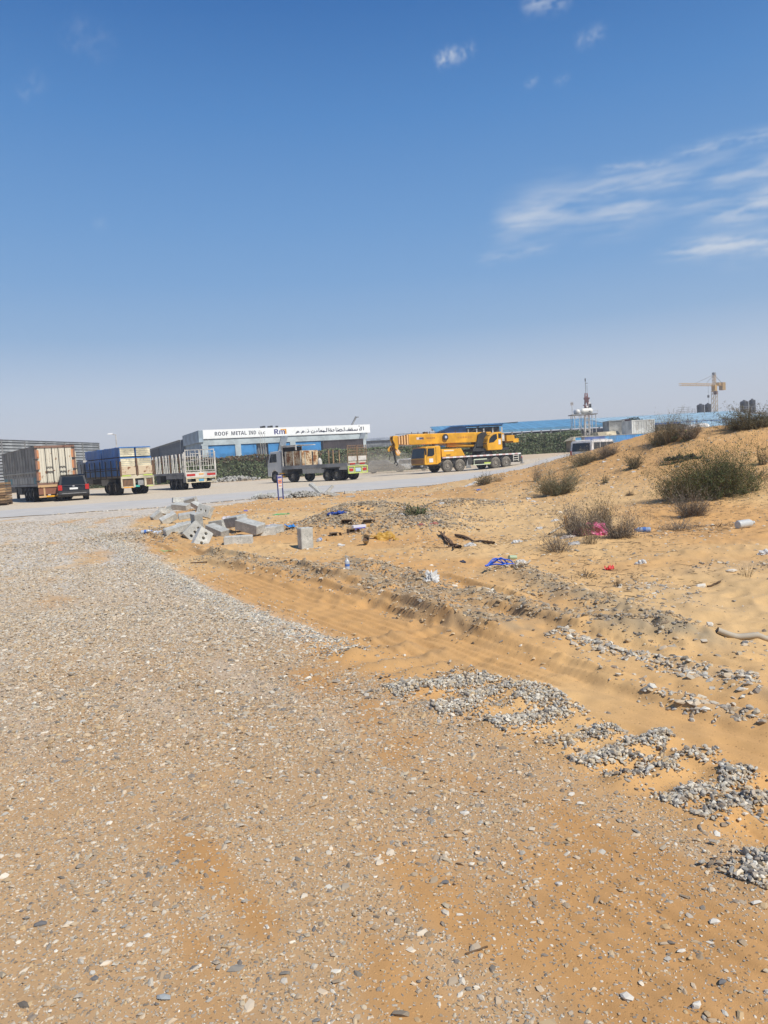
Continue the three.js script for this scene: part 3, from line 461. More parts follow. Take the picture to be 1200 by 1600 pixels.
// 4 · lorry with blue wrapped panels
{
  const t = thing('loaded_lorry', 'dusty stake sided lorry with a rusty cream tailboard carrying blue wrapped panels', 'truck'); place(t, -18.3, 53.4, -39.6);
  const deckM = P([0.2, 0.18, 0.155], 0.8, T.rust);
  part('deck', [span(-1.25, 1.25, 1.28, 1.42, -8.3, 0.0)], deckM, t);
  part('tailboard', [span(-1.2, -0.1, 1.5, 2.12, 0.0, 0.07), span(0.1, 1.2, 1.5, 2.12, 0.0, 0.07)], P([0.62, 0.52, 0.4], 0.7, T.rust), t, 'rust patched cream tailboard');
  for (const x of [-1.22, 0, 1.22]) part('rear_post', span(x - 0.06, x + 0.06, 1.42, x ? 2.5 : 2.7, -0.02, 0.1), mt.brown, t);
  for (let i = 0; i < 7; i++) part('stake', span(-1.3, -1.24, 1.3, 2.6, -0.6 - i * 1.25, -0.5 - i * 1.25), mt.chassis, t);
  part('side_rail', [span(-1.29, -1.25, 1.85, 1.92, -8.2, -0.1)], mt.chassis, t);
  part('rear_bumper', [span(-1.25, 1.25, 1.2, 1.46, 0.0, 0.06), span(-1.25, -1.15, 0.55, 1.2, -0.05, 0.05), span(-0.35, -0.2, 0.55, 1.2, -0.05, 0.05), span(0.5, 0.65, 0.6, 1.2, -0.05, 0.05), span(1.15, 1.25, 0.6, 1.2, -0.05, 0.05), span(-1.2, -0.3, 0.52, 0.64, -0.05, 0.05), span(0.6, 1.2, 0.56, 0.66, -0.05, 0.05)], mt.cream, t, 'cream painted rear underrun frame');
  for (const [x0, x1] of [[-1.13, -0.36], [0.66, 1.14]]) { part('lamp_grille', span(x0, x1, 0.66, 1.16, -0.06, 0.0), P([0.3, 0.16, 0.08], 0.7, T.rust), t); const b = []; for (let x = x0 + 0.05; x < x1; x += 0.1) b.push(span(x, x + 0.03, 0.66, 1.16, 0.0, 0.03)); part('grille_bar', b, mt.chassis, t); }
  part('reflective_band', [span(-1.18, -0.5, 1.38, 1.47, 0.062, 0.075)], mt.lime, t); part('reflective_band', [span(0.45, 1.15, 1.38, 1.47, 0.062, 0.075)], mt.lime, t); part('reflective_band', span(0.66, 1.16, 0.56, 0.62, 0.052, 0.07), mt.lime, t);
  part('amber_strip', span(-1.1, -0.4, 0.53, 0.6, 0.052, 0.07), mt.amber, t); part('lamp_box', span(0.0, 0.42, 0.68, 1.06, -0.04, 0.05), mt.greyMetal, t); part('number_plate', span(-0.18, 0.12, 0.56, 0.7, 0.0, 0.04), M([0.05, 0.4, 0.35], 0.4), t);
  part('tool_box', [span(-1.15, -0.55, 0.75, 1.22, -4.6, -3.0)], mt.greyMetal, t); part('chassis', [span(-0.5, 0.5, 0.85, 1.26, -10, -0.1)], mt.chassis, t);
  part('cab', [hexa([-1.2, 1.2, -10.6, -8.7], 0.8, [-1.15, 1.15, -10.3, -8.7], 2.9)], mt.white, t); part('side_window', span(-1.215, -1.15, 1.8, 2.6, -10.2, -9.3), mt.glass, t);
  part('mirror', [span(-1.62, -1.42, 2.0, 2.75, -9.5, -9.35), rod([-1.15, 2.75, -9.4], [-1.5, 2.75, -9.4], 0.025)], mt.dark, t); part('cab_pillar', [span(-1.26, -1.2, 1.0, 2.8, -8.75, -8.62)], mt.white, t);
  for (const z of [-1.7, -3.05]) axle(t, z + 0.2, 0.5, 0.95, 0.55); axle(t, -9.6, 0.5, 1.0, 0.32);
  // each wrapped pack is a thing of its own
  const tiers = [['bottom', 1.44, 0.56], ['middle', 2.06, 0.72], ['top', 2.85, 0.7]], names = { '-1': 'left', 1: 'right' };
  for (const [tn, y, h] of tiers) for (const s of [-1, 1]) for (const k of [0, 1]) {
    if (k && s > 0 && tn !== 'top') continue;
    const p = thing('panel_pack', `blue wrapped stack of cream panels in the ${tn} layer, ${names[s]} column, ${k ? 'behind the lorry cab' : 'at the lorry tail'}`, 'panels', [0, 0, 0], 0, 'wrapped panel packs on the lorry');
    place(p, -18.3, 53.4, -39.6); const x0 = s < 0 ? -1.17 : 0.04, x1 = x0 + 1.13, z0 = k ? -8.0 : -3.95, z1 = k ? -4.1 : -0.05;
    part('wrap', [span(x0, x1, y, y + h, z0, z1 - 0.05), ...[0.2, 0.8].map((q) => span(x0 - 0.012, x1 + 0.012, y + h * 0.86, y + h + 0.02, lerp(z0, z1, q) - 0.15, lerp(z0, z1, q) + 0.15)), ...[0.12, 0.36, 0.62, 0.88].map((q) => span(x0 - 0.014, x0 + 0.02, y + 0.02, y + h, lerp(z0, z1, q) - 0.02, lerp(z0, z1, q) + 0.02)), span(x0 - 0.015, x0, y + h * 0.45, y + h * 0.52, z0, z1 - 0.06)], mt.blueWrap, p);
    part('film_edge', [span(x0 - 0.004, x1 + 0.004, y + h - 0.07, y + h + 0.012, z1 - 0.045, z1 + 0.02)], mt.blueWrap, p); part('batten', [0.1, 0.37, 0.63, 0.9].map((q) => span(x0 + 0.02, x1 - 0.02, y - 0.1, y, lerp(z0, z1, q) - 0.06, lerp(z0, z1, q) + 0.06)), mt.oldTimber, p);
    if (!k) for (let i = 0; i < 5; i++) part('panel', span(x0 + 0.03, x1 - 0.03, y + 0.015 + (h - 0.03) * i / 5, y + (h - 0.03) * (i + 1) / 5 - 0.002, z1 - 0.06, z1 + (i % 2) * 0.012), mt.panelEnd, p);
  }
}
// 5 · stake trailer with lattice gates
{
  const t = thing('stake_trailer', 'white framed flat trailer with slanting side stakes and lattice tail gates', 'trailer'); place(t, -14.75, 58.2, -33.5);
  const wm = mt.white;
  part('deck', [span(-1.25, 1.25, 1.22, 1.4, -11, 0)], mt.greyMetal, t);
  let k = 0; R = rng(31);
  for (let z = -10.6; z < -0.3; z += 0.47) { const lean = (k++ % 2 ? 0.14 : -0.12) * rr(0.4, 1.2); part('side_stake', bar([-1.22, 1.4, z], [-1.22, 2.95, z + lean], 0.07, 0.09), k % 5 === 0 ? mt.brown : wm, t); }
  for (const s of [-1, 1]) {
    const g = [], x0 = s < 0 ? -1.2 : 0.05, x1 = x0 + 1.15;
    for (const x of [x0, x1]) g.push(span(x - 0.03, x + 0.03, 1.5, 3.25, 0, 0.05));
    g.push(span(x0 + 0.03, x1 - 0.03, 1.5, 1.56, 0.004, 0.046), span(x0 + 0.03, x1 - 0.03, 3.17, 3.23, 0.004, 0.046));
    for (const [x, y0, y1] of [[0.2, 1.56, 3.17], [0.42, 1.9, 3.17], [0.62, 1.56, 2.9], [0.84, 1.56, 3.17], [0.99, 1.9, 2.7]]) g.push(span(x0 + x - 0.02, x0 + x + 0.02, y0, y1, 0.008, 0.042));
    for (const [y, a, b] of [[1.9, 0.05, 1.1], [2.25, 0.03, 0.6], [2.45, 0.42, 1.12], [2.7, 0.03, 0.84], [2.9, 0.4, 1.12]]) g.push(span(x0 + a, x0 + b, y - 0.018, y + 0.018, 0.012, 0.038));
    part('tail_gate', g, wm, t, 'white lattice tail gate');
  }
  for (const x of [-1.26, 0.0, 1.26]) part('rear_post', span(x - 0.07, x + 0.07, 1.1, 3.05, -0.1, 0.0), wm, t);
  part('rear_board', span(-1.27, 1.27, 0.98, 1.42, -0.02, 0.07), mt.white, t);
  part('red_reflector', span(-1.2, -0.5, 1.1, 1.27, 0.07, 0.085), mt.red, t); part('red_reflector', span(0.5, 1.2, 1.1, 1.27, 0.07, 0.085), mt.red, t); part('amber_reflector', span(-0.2, 0.2, 1.18, 1.27, 0.07, 0.085), mt.amber, t);
  part('light_bar', [span(-1.25, 1.25, 0.88, 0.97, -0.02, 0.05), span(-1.25, -0.4, 0.55, 0.62, -0.02, 0.05), span(0.4, 1.25, 0.55, 0.62, -0.02, 0.05), span(-1.25, -1.18, 0.62, 0.88, -0.02, 0.05), span(1.18, 1.25, 0.62, 0.88, -0.02, 0.05), span(-0.45, 0.45, 0.56, 0.88, -0.04, 0.0)], P([0.62, 0.56, 0.4], 0.6), t);
  part('number_plate', span(-0.2, 0.22, 0.66, 0.82, 0.002, 0.03), M([0.1, 0.35, 0.55], 0.4), t);
  part('chassis', [span(-0.5, -0.32, 0.8, 1.22, -11, -0.2), span(0.32, 0.5, 0.8, 1.22, -11, -0.2), span(-1.2, -0.7, 0.6, 1.15, -8.4, -7.2)], mt.chassis, t);
  part('mudguard', [span(-1.24, -0.7, 0.9, 1.2, -5.4, -1.0), span(0.7, 1.24, 0.9, 1.2, -5.4, -1.0)], mt.greyMetal, t);
  part('side_box', [span(-1.2, -0.8, 0.6, 1.18, -0.9, -0.2)], mt.greyMetal, t);
  for (const z of [-1.6, -2.9, -4.2]) axle(t, z, 0.48, 0.95, 0.55);
}
// 6 · flatbed lorry in the middle
{
  const t = thing('flatbed_lorry', 'white cab flatbed lorry with a rusty tank and yellow chequered tail facing the hedge', 'truck'); place(t, -2.0, 59.6, -51);
  const y0 = 1.36;
  part('deck', [span(-1.22, 1.22, y0 - 0.1, y0 + 0.06, -7.9, 0), span(-1.25, -1.2, y0 - 0.2, y0 + 0.1, -7.9, 0)], mt.greyMetal, t);
  part('side_panel', [span(-1.2, -1.0, 0.72, y0 - 0.12, -5.3, -2.75), span(-1.2, -1.1, 0.9, y0 - 0.1, -1.0, -0.1)], P([0.42, 0.42, 0.4]), t);
  const slots = []; for (let i = 0; i < 8; i++) slots.push(span(-1.235, -1.2, y0 - 0.22, y0 - 0.12, -5.2 + i * 0.32, -5.0 + i * 0.32)); part('lashing_ring', slots, mt.dark, t);
  part('chassis', [span(-0.45, 0.45, 0.7, y0 - 0.1, -9.6, -0.2)], mt.chassis, t);
  // cab
  const cab = part('cab', [prism([[-7.95, 0.75], [-7.95, 2.75], [-8.2, 2.85], [-9.3, 2.8], [-9.75, 1.75], [-9.8, 0.6], [-9.3, 0.55], [-9.25, 0.95], [-8.9, 1.15], [-8.5, 0.95], [-8.45, 0.75]], -1.2, 1.2, 0.05)], M([0.55, 0.55, 0.53], 0.45), t, 'white cab with a dark side window');
  part('side_window', [plate([[9.45, 1.85], [9.2, 2.6], [8.5, 2.6], [8.5, 1.85]], 0.03).rotateY(Math.PI / 2).translate(-1.21, 0, 0)], mt.glass, cab); part('windscreen', hexa([-1.05, 1.05, -9.78, -9.7], 1.8, [-1.0, 1.0, -9.36, -9.28], 2.66), mt.glass, cab);
  part('mirror', span(-1.5, -1.35, 1.8, 2.4, -9.6, -9.5), mt.dark, cab); part('cab_step', [span(-1.24, -1.0, 0.5, 0.62, -8.2, -7.7), span(-1.24, -1.0, 0.8, 0.88, -8.2, -7.7)], mt.yellow, t);
  part('head_rack', [span(-1.25, -1.17, y0, 3.3, -7.75, -7.65), span(1.17, 1.25, y0, 3.3, -7.75, -7.65), span(-1.17, 1.17, 3.2, 3.3, -7.75, -7.65), span(-1.25, -1.17, 2.8, 3.25, -6.0, -5.9), span(-1.24, 1.24, 3.22, 3.28, -7.6, -5.92), span(-1.25, -1.18, 3.1, 3.2, -7.6, -6.0)], mt.white, t); part('rack_panel', span(-1.16, 1.16, 2.3, 3.18, -7.74, -7.68), mt.dark, t);
  const tailM = P([0.3, 0.2, 0.12], 0.75, T.rust), gate = [];
  for (const s of [-1, 1]) { const a = s < 0 ? -1.22 : 0.04, b = a + 1.18; gate.push(span(a, a + 0.05, y0, 2.9, 0.0, 0.06), span(b - 0.05, b, y0, 2.9, 0.0, 0.06)); for (let i = 1; i < 5; i++) gate.push(span(a + i * 0.235 - 0.015, a + i * 0.235 + 0.015, 2.0, 2.88, 0.01, 0.05)); for (const y of [2.0, 2.22, 2.44, 2.66, 2.87]) gate.push(span(a + 0.05, b - 0.05, y - 0.015, y + 0.015, 0.016, 0.044)); }
  part('tail_gate', gate, tailM, t, 'rusty mesh tail gate');
  part('tail_board', [span(-1.15, -0.1, 1.6, 1.98, 0.0, 0.05), span(0.1, 1.15, 1.6, 1.98, 0.0, 0.05)], mt.white, t);
  part('chequer_board', [span(-1.24, 1.24, 1.1, 1.17, 0.0, 0.08), span(-1.24, 1.24, 0.55, 0.62, 0.0, 0.08), span(-1.24, -1.16, 0.62, 1.1, 0.0, 0.08), span(1.16, 1.24, 0.62, 1.1, 0.0, 0.08), span(-0.5, -0.42, 0.62, 1.1, 0.0, 0.08), span(0.46, 0.54, 0.62, 1.1, 0.0, 0.08)], mt.lime, t, 'yellow green reflective tail frame');
  part('white_board', [span(-1.15, 1.15, 0.63, 1.09, -0.03, 0.0), span(-1.2, 1.2, 1.2, 1.56, -0.03, 0.0)], P([0.58, 0.57, 0.5], 0.7, T.rust), t); part('tail_light', [span(-1.08, -0.62, 0.76, 0.96, 0.002, 0.05)], mt.red, t); part('tail_light', [span(0.64, 1.08, 0.76, 0.96, 0.002, 0.05)], mt.red, t); part('red_panel', [span(-0.95, -0.3, 1.3, 1.4, 0.002, 0.04)], mt.red, t); part('red_panel', [span(0.3, 0.95, 1.3, 1.4, 0.002, 0.04)], mt.red, t); part('number_plate', span(-0.3, 0.34, 0.7, 0.95, 0, 0.05), M([0.4, 0.55, 0.65], 0.4), t);
  for (const [z, x, m] of [[-4.9, -1.18, mt.cream], [-4.0, -1.18, mt.chassis], [-2.1, -1.18, mt.timber], [-1.6, -1.18, mt.timber], [-3.0, 1.1, mt.timber]]) part('stake', span(x - 0.04, x + 0.04, y0, 2.6, z - 0.04, z + 0.04), m, t);
  part('mudguard', [span(-1.22, -0.65, 1.06, 1.24, -3.0, -0.9)], mt.chassis, t);
  for (const z of [-1.35, -2.45]) axle(t, z, 0.48, 0.95, 0.55); axle(t, -6.6, 0.48, 0.97, 0.5); axle(t, -8.9, 0.5, 1.02, 0.32);
  const tank = thing('storage_tank', 'rusty cream square tank standing behind the flatbed lorry cab', 'tank'); place(tank, -2.0, 59.6, -51);
  part('tank_body', [span(-1.12, 0.9, y0 + 0.07, 2.72, -7.5, -5.35)], P([0.6, 0.5, 0.34], 0.8, T.oldRust), tank); part('tank_rib', [-7.35, -6.4, -5.5].map((z) => span(-1.16, 0.94, y0 + 0.07, 2.74, z - 0.05, z + 0.05)), mt.rustWhite, tank);
  const can = solo('jerry_can', [new THREE.CylinderGeometry(0.18, 0.2, 0.42, 12).translate(-1.0, y0 + 0.27, -3.35), new THREE.CylinderGeometry(0.06, 0.16, 0.16, 12).translate(-1.0, y0 + 0.56, -3.35)], mt.white, 'white plastic can on the middle of the flatbed deck', 'can'); place(can, -2.0, 59.6, -51);
}
// 7 · the yellow truck crane (front at z = 0, rear towards +z)
{
  const t = thing('truck_crane', 'yellow four axle mobile crane with its boom lowered over the cab on the road', 'crane'); place(t, 3.48, 68.2, -119);
  const Y = mt.yellow;
  part('carrier_frame', [span(-1.1, 1.1, 0.7, 1.35, 0.4, 11.5), span(-1.3, 1.3, 1.36, 1.46, 1.95, 11.6)], mt.chassis, t);
  const wht = [], redb = []; for (let i = 0; i < 24; i++) (i % 2 ? wht : redb).push(span(-1.325, -1.3, 1.34, 1.47, 2.0 + i * 0.4, 2.4 + i * 0.4)); part('deck_edge', wht, M([0.75, 0.74, 0.72], 0.5), t); part('deck_edge', redb, M([0.62, 0.42, 0.4], 0.5), t, 'faded red marker stripe');
  const cab = part('driver_cab', [prism([[0.02, 0.82], [0.0, 1.4], [0.22, 2.45], [0.4, 2.56], [1.8, 2.56], [1.86, 2.45], [1.86, 1.0], [1.45, 0.82]], -1.27, 1.2, 0.05)], Y, t, 'yellow full width driver cab');
  part('windscreen', [hexa([-1.12, 1.1, -0.02, 0.04], 1.46, [-1.08, 1.06, 0.17, 0.23], 2.38)], mt.glass, cab); part('side_window', [plate([[-0.3, 1.62], [-0.42, 2.36], [-1.12, 2.36], [-1.12, 1.78], [-0.9, 1.62]], 0.03).rotateY(Math.PI / 2).translate(-1.275, 0, 0)], mt.glass, cab);
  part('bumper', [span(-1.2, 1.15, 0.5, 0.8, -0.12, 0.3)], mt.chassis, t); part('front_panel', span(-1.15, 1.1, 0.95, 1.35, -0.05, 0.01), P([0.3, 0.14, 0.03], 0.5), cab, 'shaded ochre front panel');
  for (const x of [-0.95, 0.9]) part('headlight', box(0.34, 0.18, 0.06, x, 0.72, -0.14), M([0.6, 0.6, 0.58], 0.15), t); part('door_emblem', box(0.02, 0.36, 0.44, -1.282, 1.22, 0.72), M([0.7, 0.68, 0.64], 0.5), cab);
  part('door_seam', [span(-1.285, -1.275, 0.95, 2.46, 1.28, 1.31), span(-1.285, -1.275, 0.95, 2.4, 0.24, 0.27)], mt.dark, cab); part('mirror', [span(-1.55, -1.38, 1.75, 2.3, 0.0, 0.1), rod([-1.27, 2.3, 0.3], [-1.47, 2.3, 0.05], 0.02)], mt.dark, cab);
  part('engine_hood', [prism([[2.0, 1.47], [2.0, 2.16], [2.1, 2.22], [4.3, 2.22], [4.75, 1.47]], -1.22, 0.9, 0.04)], Y, t); part('hood_panel', [span(-1.24, -1.21, 2.0, 2.12, 2.25, 3.4)], M([0.7, 0.6, 0.42], 0.6), t); part('hood_vent', [span(-1.235, -1.21, 1.6, 1.68, 2.5, 3.0)], mt.dark, t);
  for (const z of [2.6, 4.05, 8.4, 9.75]) { axle(t, z, 0.6, 1.1, 0.4, mt.dustTyre, P([0.42, 0.39, 0.34], 0.8)); for (const s of [-1, 1]) { const a = new THREE.TorusGeometry(0.7, 0.05, 5, 12, Math.PI).rotateY(Math.PI / 2).scale(6, 1, 1).translate(s * 1.0, 0.62, z); part('wheel_arch', a, mt.chassis, t); } }
  part('outrigger_box', [span(-1.28, 1.28, 0.62, 1.3, 5.0, 5.45), span(-1.28, 1.28, 0.62, 1.3, 11.15, 11.5)], mt.chassis, t); part('mud_flap', [plate([[-4.75, 0.25], [-4.95, 1.1], [-5.05, 1.1], [-5.4, 0.25]], 0.04).rotateY(Math.PI / 2).translate(-1.22, 0, 0)], mt.greyMetal, t);
  part('side_guard', [span(-1.28, -1.24, 1.0, 1.1, 5.7, 7.3), span(-1.28, -1.24, 0.5, 0.58, 5.6, 7.7), span(-1.28, -1.24, 0.58, 1.0, 5.7, 5.76)], M([0.55, 0.6, 0.45], 0.5), t); part('reflective_band', span(-1.29, -1.25, 0.58, 0.72, 6.95, 7.75), mt.lime, t); part('fuel_tank', [new THREE.CylinderGeometry(0.33, 0.33, 1.4, 18).rotateX(Math.PI / 2).translate(-0.95, 0.85, 6.5)], mt.dark, t);
  part('rear_ladder', [...[0.75, 0.97, 1.2].map((y) => span(-1.31, -1.25, y, y + 0.06, 10.65, 11.25)), span(-1.31, -1.25, 0.65, 1.35, 10.6, 10.66), span(-1.31, -1.25, 0.65, 1.35, 11.25, 11.31)], M([0.6, 0.58, 0.5], 0.6), t); part('rear_bumper', [span(-1.2, 1.2, 0.55, 1.3, 11.52, 11.75)], mt.chassis, t);
  for (const x of [-1.05, 1.05]) { part('tail_light', box(0.3, 0.16, 0.08, x, 1.02, 11.8), mt.red, t); part('outrigger_pad', [new THREE.CylinderGeometry(0.22, 0.22, 0.08, 14).translate(x, 0.42, 11.95), new THREE.CylinderGeometry(0.09, 0.09, 0.6, 10).translate(x, 0.74, 11.95)], mt.greyMetal, t); }
  // turning upper works
  part('turntable', [new THREE.CylinderGeometry(1.0, 1.05, 0.36, 28).translate(0, 1.66, 7.7), span(-0.95, 0.95, 1.84, 2.1, 5.9, 10.4)], mt.dark, t); part('slew_frame', [prism([[6.5, 2.1], [7.0, 3.3], [8.3, 3.55], [10.2, 3.0], [10.4, 2.1]], 0.34, 0.5, 0.02), prism([[6.3, 2.1], [7.0, 3.3], [7.4, 3.55], [8.3, 3.55], [10.2, 3.0], [10.4, 2.1]], -0.5, -0.4, 0.02)], mt.chassis, t);
  const oc = part('operator_cab', [prism([[7.45, 1.88], [7.38, 2.5], [7.55, 3.05], [7.85, 3.4], [8.25, 3.6], [8.6, 3.66], [9.2, 3.66], [9.3, 3.55], [9.3, 2.0], [9.2, 1.88]], -1.3, -0.56, 0.04)], Y, t, 'rounded yellow operator cab');
  part('cab_window', [plate([[-7.62, 2.62], [-7.68, 2.95], [-7.9, 3.22], [-8.25, 3.42], [-8.62, 3.48], [-8.66, 3.0], [-8.2, 2.66]], 0.03).rotateY(Math.PI / 2).translate(-1.305, 0, 0)], mt.glass, oc); part('cab_window', [plate([[-8.82, 3.05], [-8.82, 3.5], [-9.18, 3.5], [-9.18, 3.05]], 0.03).rotateY(Math.PI / 2).translate(-1.305, 0, 0)], mt.glass, oc);
  part('front_window', [hexa([-1.22, -0.64, 7.36, 7.4], 2.5, [-1.22, -0.64, 7.82, 7.86], 3.38)], mt.glass, oc); part('cab_emblem', box(0.02, 0.5, 0.3, -1.312, 2.66, 8.95), M([0.7, 0.68, 0.66], 0.5), oc); part('air_box', [span(-1.1, -0.7, 2.75, 3.4, 9.36, 9.75)], mt.white, t);
  part('counterweight', [span(-1.15, 1.15, 2.7, 3.3, 10.0, 11.0), span(-0.95, 0.95, 2.55, 2.95, 11.0, 11.7)], Y, t); part('winch', [new THREE.CylinderGeometry(0.4, 0.4, 0.9, 18).rotateZ(Math.PI / 2).translate(0, 2.75, 9.5), new THREE.CylinderGeometry(0.5, 0.5, 0.05, 18).rotateZ(Math.PI / 2).translate(-0.47, 2.75, 9.5)], mt.dark, t); part('rear_arm', [span(-0.6, 0.6, 3.0, 3.55, 8.6, 10.1)], Y, t);
  // boom
  part('boom', [prism([[-1.1, 2.88], [-1.1, 3.74], [-1.0, 3.8], [8.6, 3.74], [9.0, 3.3], [8.4, 2.76], [-0.9, 2.78]], -0.42, 0.42, 0.05)], Y, t, 'long yellow main boom');
  part('boom_base', [prism([[6.6, 2.3], [6.9, 3.5], [7.4, 3.72], [7.9, 3.72], [7.9, 2.3]], -0.62, -0.43, 0.03)], mt.dark, t);
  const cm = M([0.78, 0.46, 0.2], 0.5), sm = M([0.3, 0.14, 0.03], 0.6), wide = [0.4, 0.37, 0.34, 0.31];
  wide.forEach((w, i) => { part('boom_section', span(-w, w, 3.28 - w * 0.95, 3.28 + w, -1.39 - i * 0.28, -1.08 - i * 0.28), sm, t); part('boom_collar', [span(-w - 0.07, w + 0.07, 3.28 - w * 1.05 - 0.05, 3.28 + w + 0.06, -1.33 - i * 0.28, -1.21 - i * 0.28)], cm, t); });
  const head = new THREE.Group();
  part('boom_head', [prism([[-3.6, 3.62], [-3.9, 3.75], [-4.45, 3.7], [-4.5, 3.3], [-4.2, 2.7], [-4.25, 2.3], [-3.95, 2.05], [-3.75, 2.35], [-3.62, 2.95]], -0.34, -0.2, 0.02), prism([[-3.6, 3.62], [-3.9, 3.75], [-4.45, 3.7], [-4.5, 3.3], [-4.2, 2.7], [-4.25, 2.3], [-3.95, 2.05], [-3.75, 2.35], [-3.62, 2.95]], 0.2, 0.34, 0.02), prism([[-4.0, 2.75], [-4.6, 2.6], [-5.0, 2.2], [-4.9, 1.9], [-4.5, 2.0], [-4.2, 2.2]], 0.1, 0.3, 0.02)], Y, head, 'yellow boom head plates');
  for (const [y, z] of [[3.5, -4.25], [3.0, -4.05], [2.25, -4.5]]) part('sheave', [-0.1, 0, 0.1].map((x) => new THREE.TorusGeometry(0.2, 0.05, 6, 16).rotateY(Math.PI / 2).translate(x, y, z)), mt.brown, head);
  const hb = part('hook_block', [prism([[-3.55, 2.1], [-3.95, 2.25], [-4.15, 1.95], [-3.85, 1.45], [-3.5, 1.4], [-3.3, 1.75]], -0.14, 0.14, 0.02)], M([0.75, 0.36, 0.06], 0.5), head, 'orange and white striped hook block'); part('stripe', [-3.88, -3.6].map((z) => box(0.31, 0.09, 0.62, 0, 1.83, z + 0.05, 0.95)), M([0.75, 0.72, 0.66], 0.5), hb);
  part('hook_rope', [rod([0, 2.2, -4.3], [0, 0.7, -4.0], 0.16, 8, 0.12), rod([0.15, 2.0, -4.6], [0.1, 0.95, -4.9], 0.04), new THREE.TorusGeometry(0.22, 0.07, 8, 14, 4.4).rotateY(Math.PI / 2).translate(0, 0.45, -4.0)], mt.dark, head);
  for (const o of [...head.children]) { t.add(o); o.scale.set(0.9, 0.8, 0.72); o.position.set(0, 0.72, 0.48); }
  part('rope', [rod([0, 3.92, 9.4], [0, 3.85, -2.2], 0.02), rod([0.12, 3.92, 9.4], [0.12, 3.85, -2.2], 0.02)], mt.dark, t);
  part('boom_rail', [...[-0.6, 0.1, 0.8, 1.4, 2.6, 4.4].map((z) => rod([-0.2, 3.75, z], [-0.2, 4.0, z], 0.04, 6)), span(-0.3, 0.1, 3.74, 3.96, 0.8, 1.15)], mt.brown, t);
  part('luffing_cylinder', [rod([0, 2.42, 6.9], [0, 2.62, 3.4], 0.19, 16)], Y, t); part('cylinder_rod', [rod([0, 2.62, 3.5], [0, 2.8, 2.2], 0.1, 12), span(-0.3, 0.3, 2.55, 2.85, 1.9, 2.3)], mt.greyMetal, t); part('cable_reel', [new THREE.CylinderGeometry(0.3, 0.3, 0.14, 20).rotateZ(Math.PI / 2).translate(-0.52, 3.38, 3.0)], mt.dark, t); part('reel_hub', [new THREE.CylinderGeometry(0.13, 0.13, 0.18, 14).rotateZ(Math.PI / 2).translate(-0.54, 3.38, 3.0)], M([0.45, 0.5, 0.65], 0.4), t);
  part('boom_marking', [box(0.012, 0.22, 0.6, -0.426, 3.36, 0.05)], M([0.62, 0.55, 0.52], 0.5), t); part('boom_marking', [box(0.012, 0.17, 0.5, -0.434, 3.36, 0.3)], M([0.06, 0.06, 0.12], 0.5), t); part('boom_marking', [0, 0.2, 0.4, 0.6, 0.8].map((k) => box(0.012, 0.12, 0.13, -0.426, 3.36, 0.95 + k)), M([0.3, 0.13, 0.05], 0.5), t);
  part('tail_boom_marking', [0, 0.3, 0.6, 0.9, 1.2, 1.5].map((k) => box(0.012, 0.16, 0.2, -0.426, 3.3, 4.6 + k)), M([0.5, 0.22, 0.03], 0.5), t);
}
// 8 · white van, its lower half behind the dune
{
  const t = thing('white_van', 'white minibus with dark windows standing behind the shrubs at the foot of the dune', 'van'); place(t, 15.3, 54.5, 43, 0.16);
  const l = 4.9, w = 0.9;
  part('body', [prism([[0, 0.35], [0.02, 1.1], [-0.12, 1.85], [-0.3, 1.96], [-3.6, 1.98], [-4.2, 1.45], [-4.85, 1.15], [-4.9, 0.4], [-4.5, 0.3], [-0.2, 0.3]], -w, w, 0.08)], P([0.7, 0.7, 0.7], 0.25), t);
  part('rear_window', hexa([-w + 0.16, w - 0.16, -0.02, 0.035], 1.15, [-w + 0.2, w - 0.2, -0.13, -0.075], 1.78), mt.glass, t);
  for (const s of [-1, 1]) { const x = s * (w + 0.004); for (const [a, b] of [[-0.35, -1.35], [-1.45, -2.5], [-2.6, -3.7]]) part('side_window', span(x - 0.012, x + 0.012, 1.18, 1.78, b, a), mt.glass, t); part('tail_light', box(0.12, 0.4, 0.06, s * (w - 0.07), 1.0, 0.02), mt.red, t); }
  part('bumper', span(-w + 0.02, w - 0.02, 0.35, 0.6, -0.1, 0.08), mt.dark, t); part('roof_rack', [span(-w + 0.15, -w + 0.2, 1.98, 2.03, -3.0, -0.5), span(w - 0.2, w - 0.15, 1.98, 2.03, -3.0, -0.5)], mt.white, t); axle(t, -0.95, 0.33, w - 0.12, 0.22); axle(t, -4.0, 0.33, w - 0.12, 0.22);
}
car('hedge_car', 'dark grey saloon car parked by the hedge right of the flatbed lorry tail', -1.7, 85, 95, P([0.1, 0.1, 0.1], 0.3), { h: 1.5, l: 4.6 });
car('hedge_car', 'silver car with blue tinted windows parked behind the hanging crane hook', 1.6, 85.5, 95, P([0.5, 0.52, 0.54], 0.3), { h: 1.55, l: 4.3 });
// ---------- buildings and far things ----------
const far = (px, d) => (px - 600) / FOCAL * d;                          // x of a column of the photograph at a distance
const ground = (x, d) => land(x, d);
